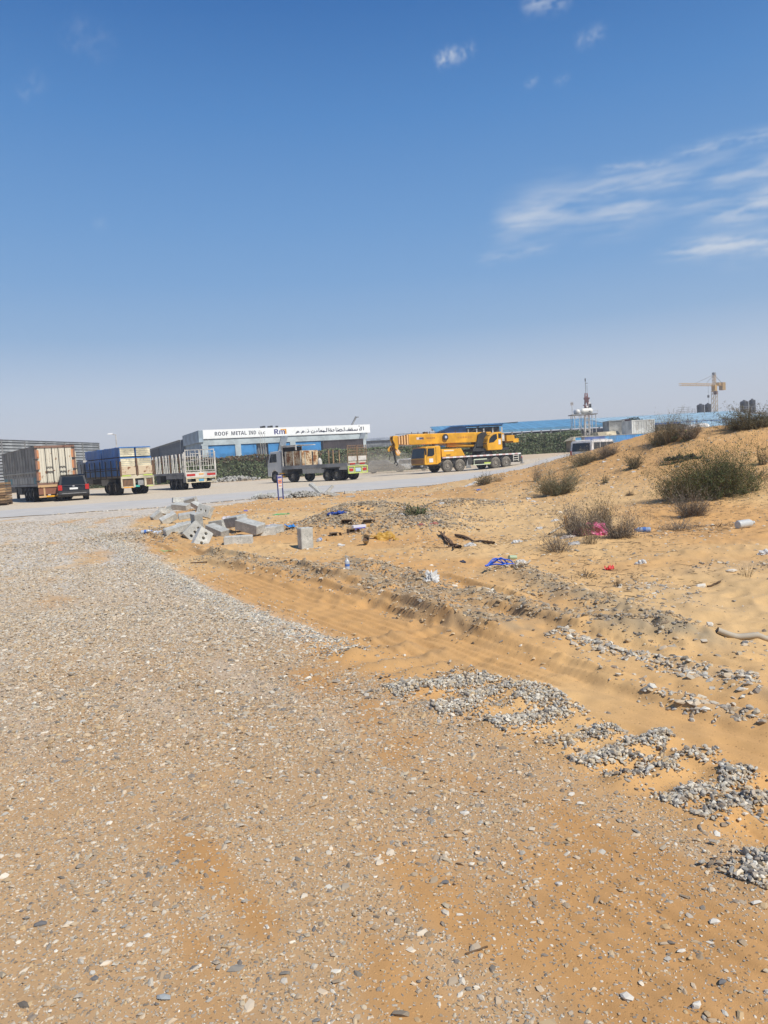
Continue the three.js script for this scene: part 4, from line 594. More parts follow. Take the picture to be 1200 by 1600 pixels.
// slatted hall at the far left, its corner towards the road
{
  const t = thing('slatted_hall', 'tall hall clad in pale horizontal slats behind the trailers at the left', 'hall', [-47.6, 0, -90], rad(83.3)), slat = P([0.46, 0.49, 0.52], 0.55, T.soft);
  const W = 24.4, D = 16;                                               // own axes: x along the long wall and away from the road
  part('backing', [span(0.1, W, 0, 6.75, -0.3, -0.16), span(0.1, 0.24, 0, 6.75, -D, -0.3)], mt.dark, t);
  for (let i = 0; i < 14; i++) { const y = 6.8 - i * 0.4; part('slat', [span(0.02, W + 0.1, y - 0.27, y, -0.15, -0.05)], slat, t); part('slat', [span(-0.02, 0.09, y - 0.27, y, -D, -0.16)], slat, t); }
  part('roof', hexa([-0.2, W + 0.2, -D, 0.05], 6.82, [-0.2, W + 0.2, -D, -8], 7.0), mt.greyMetal, t); for (let i = 0; i < 6; i++) part('column', span(i * 4.8 + 0.05, i * 4.8 + 0.2, 0, 6.7, -0.04, 0.05), mt.greyMetal, t);
}
// the office and works building
{
  const A = [-24.2, 96.8], L = 24.6, ang = Math.atan2(10.2, 22.3);      // left front corner, length, turn of the facade
  const t = thing('factory_office', 'pale blue and white roofing works office with a long lettered sign board above the hedge', 'building', [A[0], 0, -A[1]], ang);
  // own axes: x along the facade to the right, z towards the viewer
  const pale = P([0.52, 0.6, 0.65], 0.7, T.soft), side = P([0.36, 0.47, 0.6], 0.7, T.soft), blue = P([0.07, 0.29, 0.64], 0.45, T.soft);
  part('wall', [span(0.02, L, 0, 5.7, -13, -0.6), span(0.6, L - 0.05, 5.7, 6.6, -12.8, -0.4)], side, t);
  part('parapet', [span(-0.3, 0.3, 5.3, 6.9, -13, 0.25)], P([0.4, 0.5, 0.6], 0.7, T.soft), t);
  part('soffit', [span(0, L, 4.85, 5.7, -0.55, 0.06)], pale, t, 'pale blue band under the sign');
  for (const x of [0.5, 5.0, 12.9, 18.2, 23.9]) part('column', span(x - 0.4, x + 0.4, 0, 4.84, -0.5, 0.05), pale, t);
  const bays = [[0.95, 4.6, blue], [5.4, 7.6, blue], [9.3, 12.5, blue], [13.3, 17.8, blue], [18.6, 23.5, blue]];
  for (const [a, b, m] of bays) { const w = part('window', span(a, b, 1.6, 4.83, -0.2, -0.08), m, t); part('frame', [span(a, b, 3.0, 3.1, -0.08, -0.04)], P([0.05, 0.14, 0.33], 0.4), w); part('lower_pane', span(a + 0.02, b - 0.02, 1.62, 2.99, -0.08, -0.06), mt.glass, w); }
  part('louvre', [0, 1, 2, 3].map((i) => span(7.9 + i * 0.35, 8.1 + i * 0.35, 1.6, 4.83, -0.55, -0.42)), mt.greyMetal, t); part('sill', span(1, 8, 2.4, 2.75, -0.5, 0.1), mt.white, t);
  for (const z of [-3.4, -8.2]) { const w = part('window', span(-0.03, 0.03, 2.2, 3.9, z - 1.5, z), mt.glass, t); part('frame', [span(-0.06, -0.03, 2.95, 3.05, z - 1.5, z), span(-0.06, -0.03, 2.2, 3.9, z - 0.78, z - 0.72)], mt.greyMetal, w); }
  part('slanted_post', [hexa([10.6, 11.5, 0.12, 0.3], 3.6, [11.2, 12.2, 0.12, 0.3], 5.74), hexa([22.7, 23.3, 0.12, 0.3], 3.6, [23.5, 24.3, 0.12, 0.3], 5.74)], P([0.25, 0.3, 0.36], 0.6), t);
  // sign board: boards with print, letters stand on them
  const cv = document.createElement('canvas'); cv.width = 2048; cv.height = 88; const c = cv.getContext('2d'), S = 2048 / L;
  c.fillStyle = '#f1f3f0'; c.fillRect(0, 0, 2048, 88); for (let i = 0; i < 400; i++) { c.fillStyle = 'rgba(120,110,90,0.025)'; c.fillRect(hash(i, 1) * 2048, hash(i, 2) * 88, 30 * hash(i, 3), 40 * hash(i, 4)); }
  const word = (w, x, wd, size, y, ink = '#23263a') => { c.fillStyle = ink; c.font = `bold ${size}px sans-serif`; c.save(); c.translate(x, y); c.scale(wd / c.measureText(w).width, 1); c.fillText(w, 0, 0); c.restore(); };
  c.textBaseline = 'alphabetic'; word('ROOF', 119, 160, 60, 64); word('METAL', 309, 184, 60, 64); word('IND', 516, 90, 60, 64); word('LLC', 628, 88, 40, 64);
  word('R', 812, 66, 84, 72, '#24246e'); word('m', 876, 82, 80, 72, '#24246e'); c.fillStyle = '#d8962a'; c.fillRect(900, 12, 72, 12); c.fillRect(952, 24, 20, 48);
  // Arabic lettering, drawn stroke by stroke from right to left in units of letter height
  c.strokeStyle = c.fillStyle = '#23263a'; c.lineCap = 'butt'; c.lineJoin = 'round'; const u = 66, uy = 44, base = 62; let X = 1968; c.lineWidth = 9;
  const st = (...p) => { c.beginPath(); p.forEach(([x, y], i) => c[i ? 'lineTo' : 'moveTo'](X - x * u, base - y * uy)); c.stroke(); };
  const loop = (x, y, r) => { c.beginPath(); c.ellipse(X - x * u, base - y * uy, r * u, r * uy * 0.95, 0, 0, 7); c.stroke(); };
  const dot = (x, y) => c.fillRect(X - x * u - 5, base - y * uy - 4, 9, 8);
  const L_ = {
    alef: () => { st([0, 0], [0, 1]); X -= 0.32 * u; }, alefF: () => { st([0, 0], [0.2, 0], [0.2, 1]); X -= 0.5 * u; },
    lam: () => { st([0, 1], [0, 0], [0.4, 0]); X -= 0.4 * u; }, lamalef: () => { st([0, 1], [0.15, 0.05], [0.55, 0.05]); st([0.55, 0.05], [0.2, 0.95]); st([0.62, 1.1], [0.5, 1.2], [0.66, 1.25]); X -= 0.95 * u; },
    seen: () => { st([0, 0.45], [0, 0], [0.9, 0]); st([0.3, 0], [0.3, 0.4]); st([0.6, 0], [0.6, 0.4]); X -= 0.85 * u; }, qaf: () => { st([0, 0], [0.6, 0]); loop(0.3, 0.22, 0.2); dot(0.2, 0.68); dot(0.42, 0.68); X -= 0.58 * u; },
    feh: () => { st([0, 0], [0.9, 0], [0.95, 0.3]); loop(0.25, 0.25, 0.2); dot(0.25, 0.72); X -= 1.2 * u; }, sad: () => { st([0, 0], [0.75, 0], [0.75, 0.3]); loop(0.34, 0.2, 0.3); X -= 0.75 * u; },
    noon: () => { st([0, 0], [0.3, 0]); st([0.15, 0], [0.15, 0.4]); dot(0.15, 0.7); X -= 0.3 * u; }, ain: () => { st([0.35, 0.5], [0.1, 0.42], [0.1, 0.1], [0.5, 0]); X -= 0.48 * u; },
    teh: () => { st([0, 0], [0.2, 0]); loop(0.3, 0.22, 0.2); dot(0.2, 0.7); dot(0.42, 0.7); X -= 0.75 * u; }, meem: () => { st([0, 0], [0.45, 0]); loop(0.2, 0.05, 0.17); X -= 0.44 * u; },
    ainM: () => { st([0, 0], [0.5, 0]); st([0.1, 0], [0.15, 0.35], [0.35, 0.35], [0.25, 0]); X -= 0.48 * u; }, dal: () => { st([0.1, 0.5], [0, 0.05], [0.45, 0]); X -= 0.62 * u; }, noonI: () => { st([0, 0.35], [0, -0.2], [0.5, -0.25], [0.6, 0.3]); dot(0.3, 0.35); X -= 1.0 * u; },
    thal: () => { dot(0.15, 0.8); L_.dal(); }, point: () => { dot(0.1, 0.05); X -= 0.3 * u; }, meemI: () => { loop(0.18, 0.2, 0.17); st([0.2, 0], [0.5, 0], [0.55, -0.3]); X -= 0.72 * u; },
  };
  for (const k of 'alef lamalef seen qaf feh lam sad noon alefF ain teh alef lam meem ainM alefF dal noonI thal point meemI point meemI'.split(' ')) L_[k]();
  const tex = new THREE.CanvasTexture(cv); tex.colorSpace = THREE.SRGBColorSpace; tex.anisotropy = 8;
  const board = part('sign_board', [span(0.3, L + 0.4, 5.72, 6.95, -0.3, 0.2)], M([0.85, 0.86, 0.84], 0.6), t, 'long white board with company name');
  const sheet = new THREE.Mesh(new THREE.PlaneGeometry(L - 0.1, 1.05), new THREE.MeshStandardMaterial({ map: tex, roughness: 0.6 })); sheet.position.set(L / 2 + 0.35, 6.335, 0.204); sheet.name = 'lettering'; board.add(sheet);
  part('roof_vent', [9.3, 9.7, 10.4, 10.8, 11.6].map((x, i) => box(0.32, 0.34 + 0.1 * (i % 2), 0.3, x, 7.2, -3)).concat([0, 1, 2, 3, 4].map((i) => rod([9.3 + i * 0.6, 6.6, -3.2], [9.3 + i * 0.6, 7.1, -3.2], 0.03))), mt.dark, t);
  part('roof_bracket', [bar([22.4, 6.9, -0.6], [23.2, 8.2, -0.6], 0.22), bar([23.15, 8.1, -0.6], [23.6, 8.15, -0.6], 0.12)], mt.greyMetal, t); part('flag_pole', [rod([7.85, 1, 1.4], [7.85, 6.6, 1.4], 0.035), rod([8.15, 1, 1.4], [8.15, 6.0, 1.4], 0.03), rod([8.45, 1, 1.4], [8.45, 6.0, 1.4], 0.03)], mt.white, t);
  // long grey works hall running back from the office
  const h = thing('works_hall', 'long grey ribbed works hall running back behind the stake trailer to the blue office', 'hall', [A[0], 0, -A[1]], ang);
  const ribs = []; for (let i = 0; i < 70; i++) ribs.push(span(-0.72, -0.64, 0.2, 6.1, -14 - i * 0.9, -13.85 - i * 0.9));
  part('wall', [span(-0.64, 22, 0, 6.3, -78, -13.05)], P([0.2, 0.23, 0.27], 0.6), h); part('wall_rib', ribs, P([0.22, 0.25, 0.29], 0.6), h); part('roof', [hexa([-0.9, 11, -78.4, -13.05], 6.3, [10.9, 11, -78.4, -13.05], 7.6), hexa([11, 22.4, -78.4, -13.05], 6.3, [11, 11.1, -78.4, -13.05], 7.6)], P([0.3, 0.33, 0.36], 0.5), h);
  part('window_band', span(-0.8, -0.74, 4.6, 6.0, -77, -37), mt.dark, h); part('canopy', [hexa([-3.4, -0.64, -72, -33], 3.4, [-0.9, -0.64, -72, -33], 4.4)], P([0.38, 0.4, 0.42], 0.5), h); for (let i = 0; i < 6; i++) part('canopy_post', span(-3.3, -3.15, 0, 3.38, -71.5 + i * 7.6, -71.35 + i * 7.6), mt.greyMetal, h);
}
// containers and sheds behind the hedge
function container(label, x, d, w, h, deg, m, y0 = 0, ribs = true) {
  const t = thing('shipping_container', label, 'container'); place(t, x, d, deg, y0); const D = 2.5, r = [];
  part('body', span(-w / 2, w / 2, 0.12, h, -D, 0), m, t); if (ribs) { for (let a = -w / 2 + 0.2; a < w / 2 - 0.2; a += 0.34) r.push(span(a, a + 0.13, 0.25, h - 0.15, 0, 0.04)); part('rib', r, m, t); }
  for (const cp of [[-w / 2, 0], [w / 2, 0], [-w / 2, -D], [w / 2, -D]]) part('corner_post', span(cp[0] - 0.06, cp[0] + 0.06, 0, h + 0.02, cp[1] - 0.06, cp[1] + 0.06), m, t); part('top_rail', [span(-w / 2 + 0.06, w / 2 - 0.06, h - 0.12, h + 0.015, -0.05, 0.055)], m, t);
  if (y0 > 0.3) part('stand', [[-w / 2 + 0.3, -0.3], [w / 2 - 0.3, -0.3], [-w / 2 + 0.3, -D + 0.3], [w / 2 - 0.3, -D + 0.3]].map(([a, b]) => span(a - 0.15, a + 0.15, -y0, 0, b - 0.15, b + 0.15)), mt.greyMetal, t);
  return t;
}
container('dark brown ribbed container raised behind the hedge in front of the office sign', far(543, 97.5), 97.5, 5.4, 2.7, -12, P([0.095, 0.08, 0.085], 0.7), 1.9);
{
  const t = thing('grey_shed', 'low grey ribbed shed with a white stripe between the office and the crane boom', 'shed', [far(594, 130), 0, -130], 0), r = [];
  part('wall', span(-3, 9, 0, 5.1, -6, 0), P([0.27, 0.3, 0.33], 0.6), t); for (let i = 0; i < 26; i++) r.push(span(-2.9 + i * 0.45, -2.78 + i * 0.45, 0.2, 4.9, 0, 0.06)); part('rib', r, P([0.3, 0.33, 0.36], 0.6), t); part('roof', hexa([-3.3, 9.3, -6.3, 0.3], 5.1, [-3.3, 9.3, -6.3, -3], 5.7), P([0.33, 0.36, 0.39], 0.6), t); part('white_door', span(-1.2, 3.2, 1.5, 3.7, 0.07, 0.12), mt.white, t);
}
// hedges: leaf sprays over a core of branches
function leafCloud(n, box6, size, tones, seed, browned = 0) {
  const f = rng(seed), pos = [], clr = [], nor = [];
  for (let i = 0; i < n; i++) {
    const face = f(), u = f(), v = f(); let x = lerp(box6[0], box6[1], u), y, z;
    const bump = 0.35 * (fbm(x * 0.5 + seed, v * 4, 3) - 0.4);
    if (face < 0.72) { y = lerp(box6[2], box6[3], v); z = box6[5] + bump + 0.15 * f(); } else { y = box6[3] + 0.5 * (fbm(x * 0.45 + seed * 3, 2, 3) - 0.4) + 0.25 * f(); z = lerp(box6[4], box6[5], v); }
    if (face < 0.72 && fbm(x * 0.7 + 9, y * 1.3 + seed, 3) < 0.3) continue;
    const s = size * (0.6 + 0.8 * f()), a = V(f() - 0.5, f() - 0.5, f() - 0.5).normalize(), b = V(f() - 0.5, f() - 0.5, f() - 0.5).cross(a).normalize(), w = V(x, y, z);
    const p = [w.clone().addScaledVector(a, s), w.clone().addScaledVector(b, s * 0.45), w.clone().addScaledVector(a, -s), w.clone().addScaledVector(b, -s * 0.45)];
    for (const k of [0, 1, 2, 0, 2, 3]) { pos.push(p[k].x, p[k].y, p[k].z); nor.push(0, 0, 0); }
    const top = browned && y > box6[3] - 0.5 + 0.7 * (fbm(x * 0.4, seed, 2) - 0.5) && f() < browned, t = top ? [0.17, 0.105, 0.05] : tones[Math.floor(f() * tones.length)], k = 0.75 + 0.5 * f();
    for (let q = 0; q < 6; q++) clr.push(t[0] * k, t[1] * k, t[2] * k);
  }
  const g = new THREE.BufferGeometry(); g.setAttribute('position', new THREE.Float32BufferAttribute(pos, 3)); g.setAttribute('color', new THREE.Float32BufferAttribute(clr, 3)); g.computeVertexNormals(); return g;
}
const leafM = new THREE.MeshPhysicalMaterial({ vertexColors: true, roughness: 0.9, transmission: 0.3, thickness: 0, side: THREE.DoubleSide });
function foliage(g, parent, name = 'foliage') { const o = new THREE.Mesh(g, leafM); o.name = name; o.castShadow = o.receiveShadow = true; o.userData.kind = 'stuff'; parent.add(o); return o; }
const GREENS = [[0.17, 0.23, 0.09], [0.2, 0.25, 0.11], [0.14, 0.19, 0.075], [0.22, 0.26, 0.13], [0.22, 0.21, 0.12]];
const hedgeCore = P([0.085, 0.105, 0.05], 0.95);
for (const [label, x, d, w, h, deg, n, brown, seed] of [
  ['tall clipped green hedge with browned top in front of the roofing works office', far(322, 92), 92, 31, 2.95, 1, 9000, 0.75, 3],
  ['dense green hedge running behind the flatbed tail and the crane boom', far(655, 95), 95, 29, 3.05, 0, 9000, 0.15, 8],
  ['green hedge with a pale dusty face on the sand bank right of the crane', far(862, 96), 96, 8.6, 3.1, 0, 3600, 0.05, 14],
]) {
  const t = thing('hedge', label, 'hedge'); place(t, x, d, deg, -0.1); if (h === 3.1) t.position.y = land(x, d) - 0.6;
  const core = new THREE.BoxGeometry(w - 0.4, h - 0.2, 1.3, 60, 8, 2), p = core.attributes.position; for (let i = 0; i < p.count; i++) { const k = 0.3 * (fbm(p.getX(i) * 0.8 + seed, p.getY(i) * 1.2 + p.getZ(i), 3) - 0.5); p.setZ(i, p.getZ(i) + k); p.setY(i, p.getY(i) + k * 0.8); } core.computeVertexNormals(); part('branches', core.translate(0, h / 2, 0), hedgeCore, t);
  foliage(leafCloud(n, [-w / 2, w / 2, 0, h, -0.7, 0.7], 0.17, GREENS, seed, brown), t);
}
// lamp post
{ const t = thing('street_lamp', 'thin pale street lamp rising behind the blue wrapped panels', 'lamp', [far(191, 100), 0, -100]); part('pole', rod([0, 0, 0], [0, 7.2, 0], 0.11, 10, 0.07), mt.white, t); part('arm', rod([0, 7.1, 0], [-0.5, 7.3, 0], 0.05), mt.white, t); part('lamp_head', hexa([-1.1, -0.4, -0.15, 0.15], 7.25, [-1.0, -0.45, -0.1, 0.1], 7.42), M([0.8, 0.8, 0.78], 0.4), t); }
// blue roofed sheds on the right
const roofDark = P([0.035, 0.15, 0.42], 0.45), roofMid = P([0.12, 0.34, 0.56], 0.45, T.soft), roofLight = P([0.4, 0.58, 0.7], 0.45, T.soft), post = P([0.6, 0.6, 0.58], 0.6);
function ribRoof(t, x0, x1, z0, y0, z1, y1, m, step = 1.2) { part('roof', hexa([x0, x1, z1, z0], 0, [x0, x1, z1, z0], 0.12).translate(0, 0, 0), m, t).geometry.attributes.position.array.forEach((v, i, a) => { if (i % 3 === 1) a[i] = v + lerp(y0, y1, (a[i + 1] - z0) / (z1 - z0)); }); const o = t.children[t.children.length - 1]; o.geometry.computeVertexNormals(); const r = []; for (let x = x0 + 0.3; x < x1; x += step) r.push(bar([x, y0 + 0.12, z0], [x, y1 + 0.12, z1], 0.03, 0.05)); part('roof_rib', r, m, t); return o; }
{
  const d = 112, t = thing('gabled_shed', 'dark blue gabled shed with an open framed end right behind the crane boom', 'shed', [far(726, d), 0, -d], rad(-3));
  part('gable', [plate([[-6.4, 0], [-6.4, 4.2], [-1.6, 6.0], [0.9, 6.2], [0.9, 0]], 0.2)], roofDark, t); part('roof', [bar([-6.6, 4.25, -2], [-1.5, 6.15, -2], 0.15, 5), bar([-1.5, 6.15, -2], [6.6, 6.05, -2], 0.15, 5)], roofDark, t);
  part('open_frame', [bar([0.9, 4.6, 0.12], [3.0, 6.0, 0.12], 0.18), bar([3.0, 6.0, 0.12], [6.5, 5.9, 0.12], 0.2), span(1.1, 6.5, 4.3, 4.5, 0.0, 0.2)], mt.chassis, t); part('back_wall', span(0.95, 6.5, 0, 5.9, -4, -3.8), mt.dark, t); for (const x of [1.2, 2.5, 3.6, 5.0, 6.4]) part('post', span(x - 0.1, x + 0.1, 0, 5.6, 0.01, 0.21), post, t);
}
{
  const d = 135, x0 = far(690, d), x1 = far(968, d), w = x1 - x0, t = thing('blue_warehouse', 'long blue roofed open warehouse with white columns stretching from the crane to the water tower', 'warehouse', [x0, 0, -d], rad(1.5));
  ribRoof(t, 0, w, 0.5, 5.75, -14, 7.75, roofMid); part('fascia', span(0, w, 5.45, 5.73, 0.4, 0.55), roofMid, t); part('back_wall', span(0, w, 0, 5.5, -9, -8.8), P([0.14, 0.15, 0.17], 0.8), t); for (let x = 1.2; x < w; x += 1.85) part('column', span(x - 0.11, x + 0.11, 0, 5.44, 0, 0.22), post, t);
  part('ridge_rail', [bar([0.2, 7.2, -14], [18, 7.75, -12], 0.16), ...[0, 3, 6, 9, 12, 15].map((x) => rod([x + 0.4, 6.9, -13.5], [x + 0.4, 7.25 + x * 0.03, -13.5], 0.05))], mt.chassis, t);
  const c = solo('site_cabin', [span(-1.2, 1.2, 0, 2.4, -2, 0), hexa([-1.3, 1.3, -2.1, 0.1], 2.4, [-1.25, 1.25, -1.3, -0.7], 2.62)], mt.white, 'small white cabin between the crane tail and the warehouse columns', 'cabin', [far(826, 120), 2.0, -120]);
}
{
  const d = 118, x0 = far(958, d), w = far(1215, d) - x0, t = thing('pale_warehouse', 'warehouse with a pale blue sheet roof sloping up behind the dune on the right', 'warehouse', [x0, 0, -d], rad(4));
  ribRoof(t, 0, w, 0.5, 5.05, -11, 6.75, roofLight); part('fascia', span(0, w, 4.8, 5.03, 0.4, 0.55), roofDark, t); part('wall', span(0, w, 0, 4.8, -9, -0.2), P([0.13, 0.14, 0.17], 0.8), t); for (let x = 0.6; x < w; x += 2.3) part('column', span(x - 0.1, x + 0.1, 0, 4.49, -0.19, 0.1), post, t);
}
{
  const d = 106, x0 = far(1118, d), w = 14, t = thing('lower_roof', 'lower pale blue shed roof beside the white tarpaulin stack behind the dune', 'shed', [x0, 0, -d], rad(6));
  ribRoof(t, -2, w, 0.3, 3.4, -6, 4.6, roofLight); part('wall', span(-2, w, 0, 3.35, -5, -0.1), P([0.2, 0.24, 0.29], 0.8), t);
}
// blue site hoarding
{
  const tones = [[0.16, 0.55, 0.95], [0.2, 0.2, 0.26], [0.18, 0.26, 0.58], [0.18, 0.27, 0.6], [0.24, 0.52, 0.86], [0.18, 0.46, 0.84], [0.14, 0.4, 0.82], [0.1, 0.5, 0.96], [0.09, 0.52, 0.97], [0.12, 0.48, 0.92], [0.15, 0.52, 0.9], [0.12, 0.48, 0.92]], d = 74;
  const t = thing('site_hoarding', 'bright blue corrugated hoarding panels of uneven shades behind the white minibus', 'hoarding', [far(904, d), 0.1, -d], rad(-2)); let x = 0;
  tones.forEach((c, i) => { const w = i === 1 ? 0.35 : i === 0 ? 0.6 : 1.05, m = P(c, 0.5, T.soft), p = part('hoarding_panel', span(x + 0.01, x + w - 0.01, 0, 2.6, -0.04, 0.0), m, t), r = []; for (let a = x + 0.1; a < x + w - 0.1; a += 0.2) r.push(span(a, a + 0.08, 0.03, 2.58, 0, 0.03)); part('rib', r, m, p); x += w; });
  part('post', [0.6, 3, 5.2, 7.4].map((a) => span(a - 0.05, a + 0.05, 0, 2.7, -0.16, -0.05)), mt.greyMetal, t); part('top_rail', span(0, x, 2.6, 2.66, -0.06, 0.04), P([0.6, 0.58, 0.5]), t);
}
{ const d = 90, t = thing('low_cabin', 'cream low roofed cabins just above the blue hoarding', 'cabin', [far(944, d), 0, -d]); part('wall', span(-3.4, 2.2, 0, 2.6, -4, 0), P([0.4, 0.33, 0.22], 0.8), t); part('roof', [hexa([-3.7, -0.2, -4.2, 0.3], 2.6, [-3.0, -0.5, -3, -1.6], 3.1), hexa([-0.3, 2.5, -4.2, 0.3], 2.75, [-0.2, 2.4, -3.4, -0.8], 3.5)], P([0.66, 0.58, 0.4], 0.8), t); part('window', [span(-2.6, -1.6, 1.2, 2.0, 0, 0.03)], mt.glass, t); }
container('pale grey cabin block left of the maroon container behind the hoarding', far(969, 92), 92, 1.9, 3.75, 0, P([0.42, 0.43, 0.42], 0.7), 0, false);
container('narrow dark maroon container between two grey cabins', far(984, 93), 93, 0.85, 3.85, 0, P([0.12, 0.045, 0.05], 0.7), 0, false);
container('large light grey ribbed container behind the olive shrub on the dune', far(1010, 88), 88, 2.9, 3.5, -8, P([0.74, 0.74, 0.71], 0.7, T.soft));
// tree behind the containers
{
  const d = 105, x = far(994, d), t = thing('small_tree', 'small dark green tree top behind the grey container', 'tree', [x, 0, -d]); part('trunk', [rod([0, 0, 0], [0.1, 3.6, 0], 0.16, 8, 0.1), rod([0.1, 3.3, 0], [-0.7, 5, 0.2], 0.08, 6, 0.03), rod([0.1, 3.3, 0], [0.9, 5, -0.1], 0.08, 6, 0.03)], mt.brown, t);
  const f = rng(5), pos = [], clr = []; for (let i = 0; i < 1500; i++) { const a = f() * 6.28, b = Math.acos(2 * f() - 1), q = 0.55 + 0.45 * f() + 0.3 * (vn(a * 2, b * 2) - 0.5), c = V(Math.sin(b) * Math.cos(a) * 1.6 * q, Math.cos(b) * 0.95 * q + 4.75, Math.sin(b) * Math.sin(a) * 1.3 * q), s = 0.13; const u = V(f() - 0.5, f() - 0.5, f() - 0.5).normalize().multiplyScalar(s), v = V(f() - 0.5, f() - 0.5, f() - 0.5).normalize().multiplyScalar(s); for (const p of [c.clone().add(u), c.clone().add(v), c.clone().sub(u)]) pos.push(p.x, p.y, p.z); const k = 0.6 + 0.7 * f(); for (let j = 0; j < 3; j++) clr.push(0.035 * k, 0.055 * k, 0.025 * k); }
  const g = new THREE.BufferGeometry(); g.setAttribute('position', new THREE.Float32BufferAttribute(pos, 3)); g.setAttribute('color', new THREE.Float32BufferAttribute(clr, 3)); g.computeVertexNormals(); foliage(g, t, 'crown');
}
// lumpy white tarpaulin over a stack
function lump(w, h, dd, seed, k = 0.14, det = 3) { const g = new THREE.IcosahedronGeometry(1, det), p = g.attributes.position; for (let i = 0; i < p.count; i++) { const x = p.getX(i), y = p.getY(i), z = p.getZ(i), n = 1 + k * 2 * (fbm(x * 2.3 + seed, y * 2.3 + z * 1.7 + seed, 3) - 0.5), q = (v) => Math.sign(v) * Math.abs(v) ** 0.62; p.setXYZ(i, q(x) * w * n, q(y) * h * n, q(z) * dd * n); } g.computeVertexNormals(); return g; }
{ const d = 84, t = thing('covered_stack', 'lumpy white tarpaulin covered stack on a flat trailer behind the dune crest', 'tarpaulin', [far(1091, d), 0, -d]); part('tarpaulin', [lump(1.55, 0.95, 1.1, 4).translate(0.1, 2.75, 0)], P([0.72, 0.72, 0.7], 0.7), t); part('flap', [lump(0.3, 0.5, 0.9, 9).translate(-1.2, 2.5, 0.1)], P([0.66, 0.66, 0.64], 0.7), t); part('trailer_bed', span(-1.6, 1.6, 1.1, 1.8, -1, 1), mt.greyMetal, t); part('support', [span(-1.3, -1.1, 0, 1.1, -0.2, 0.2), span(1.1, 1.3, 0, 1.1, -0.2, 0.2)], mt.chassis, t); }
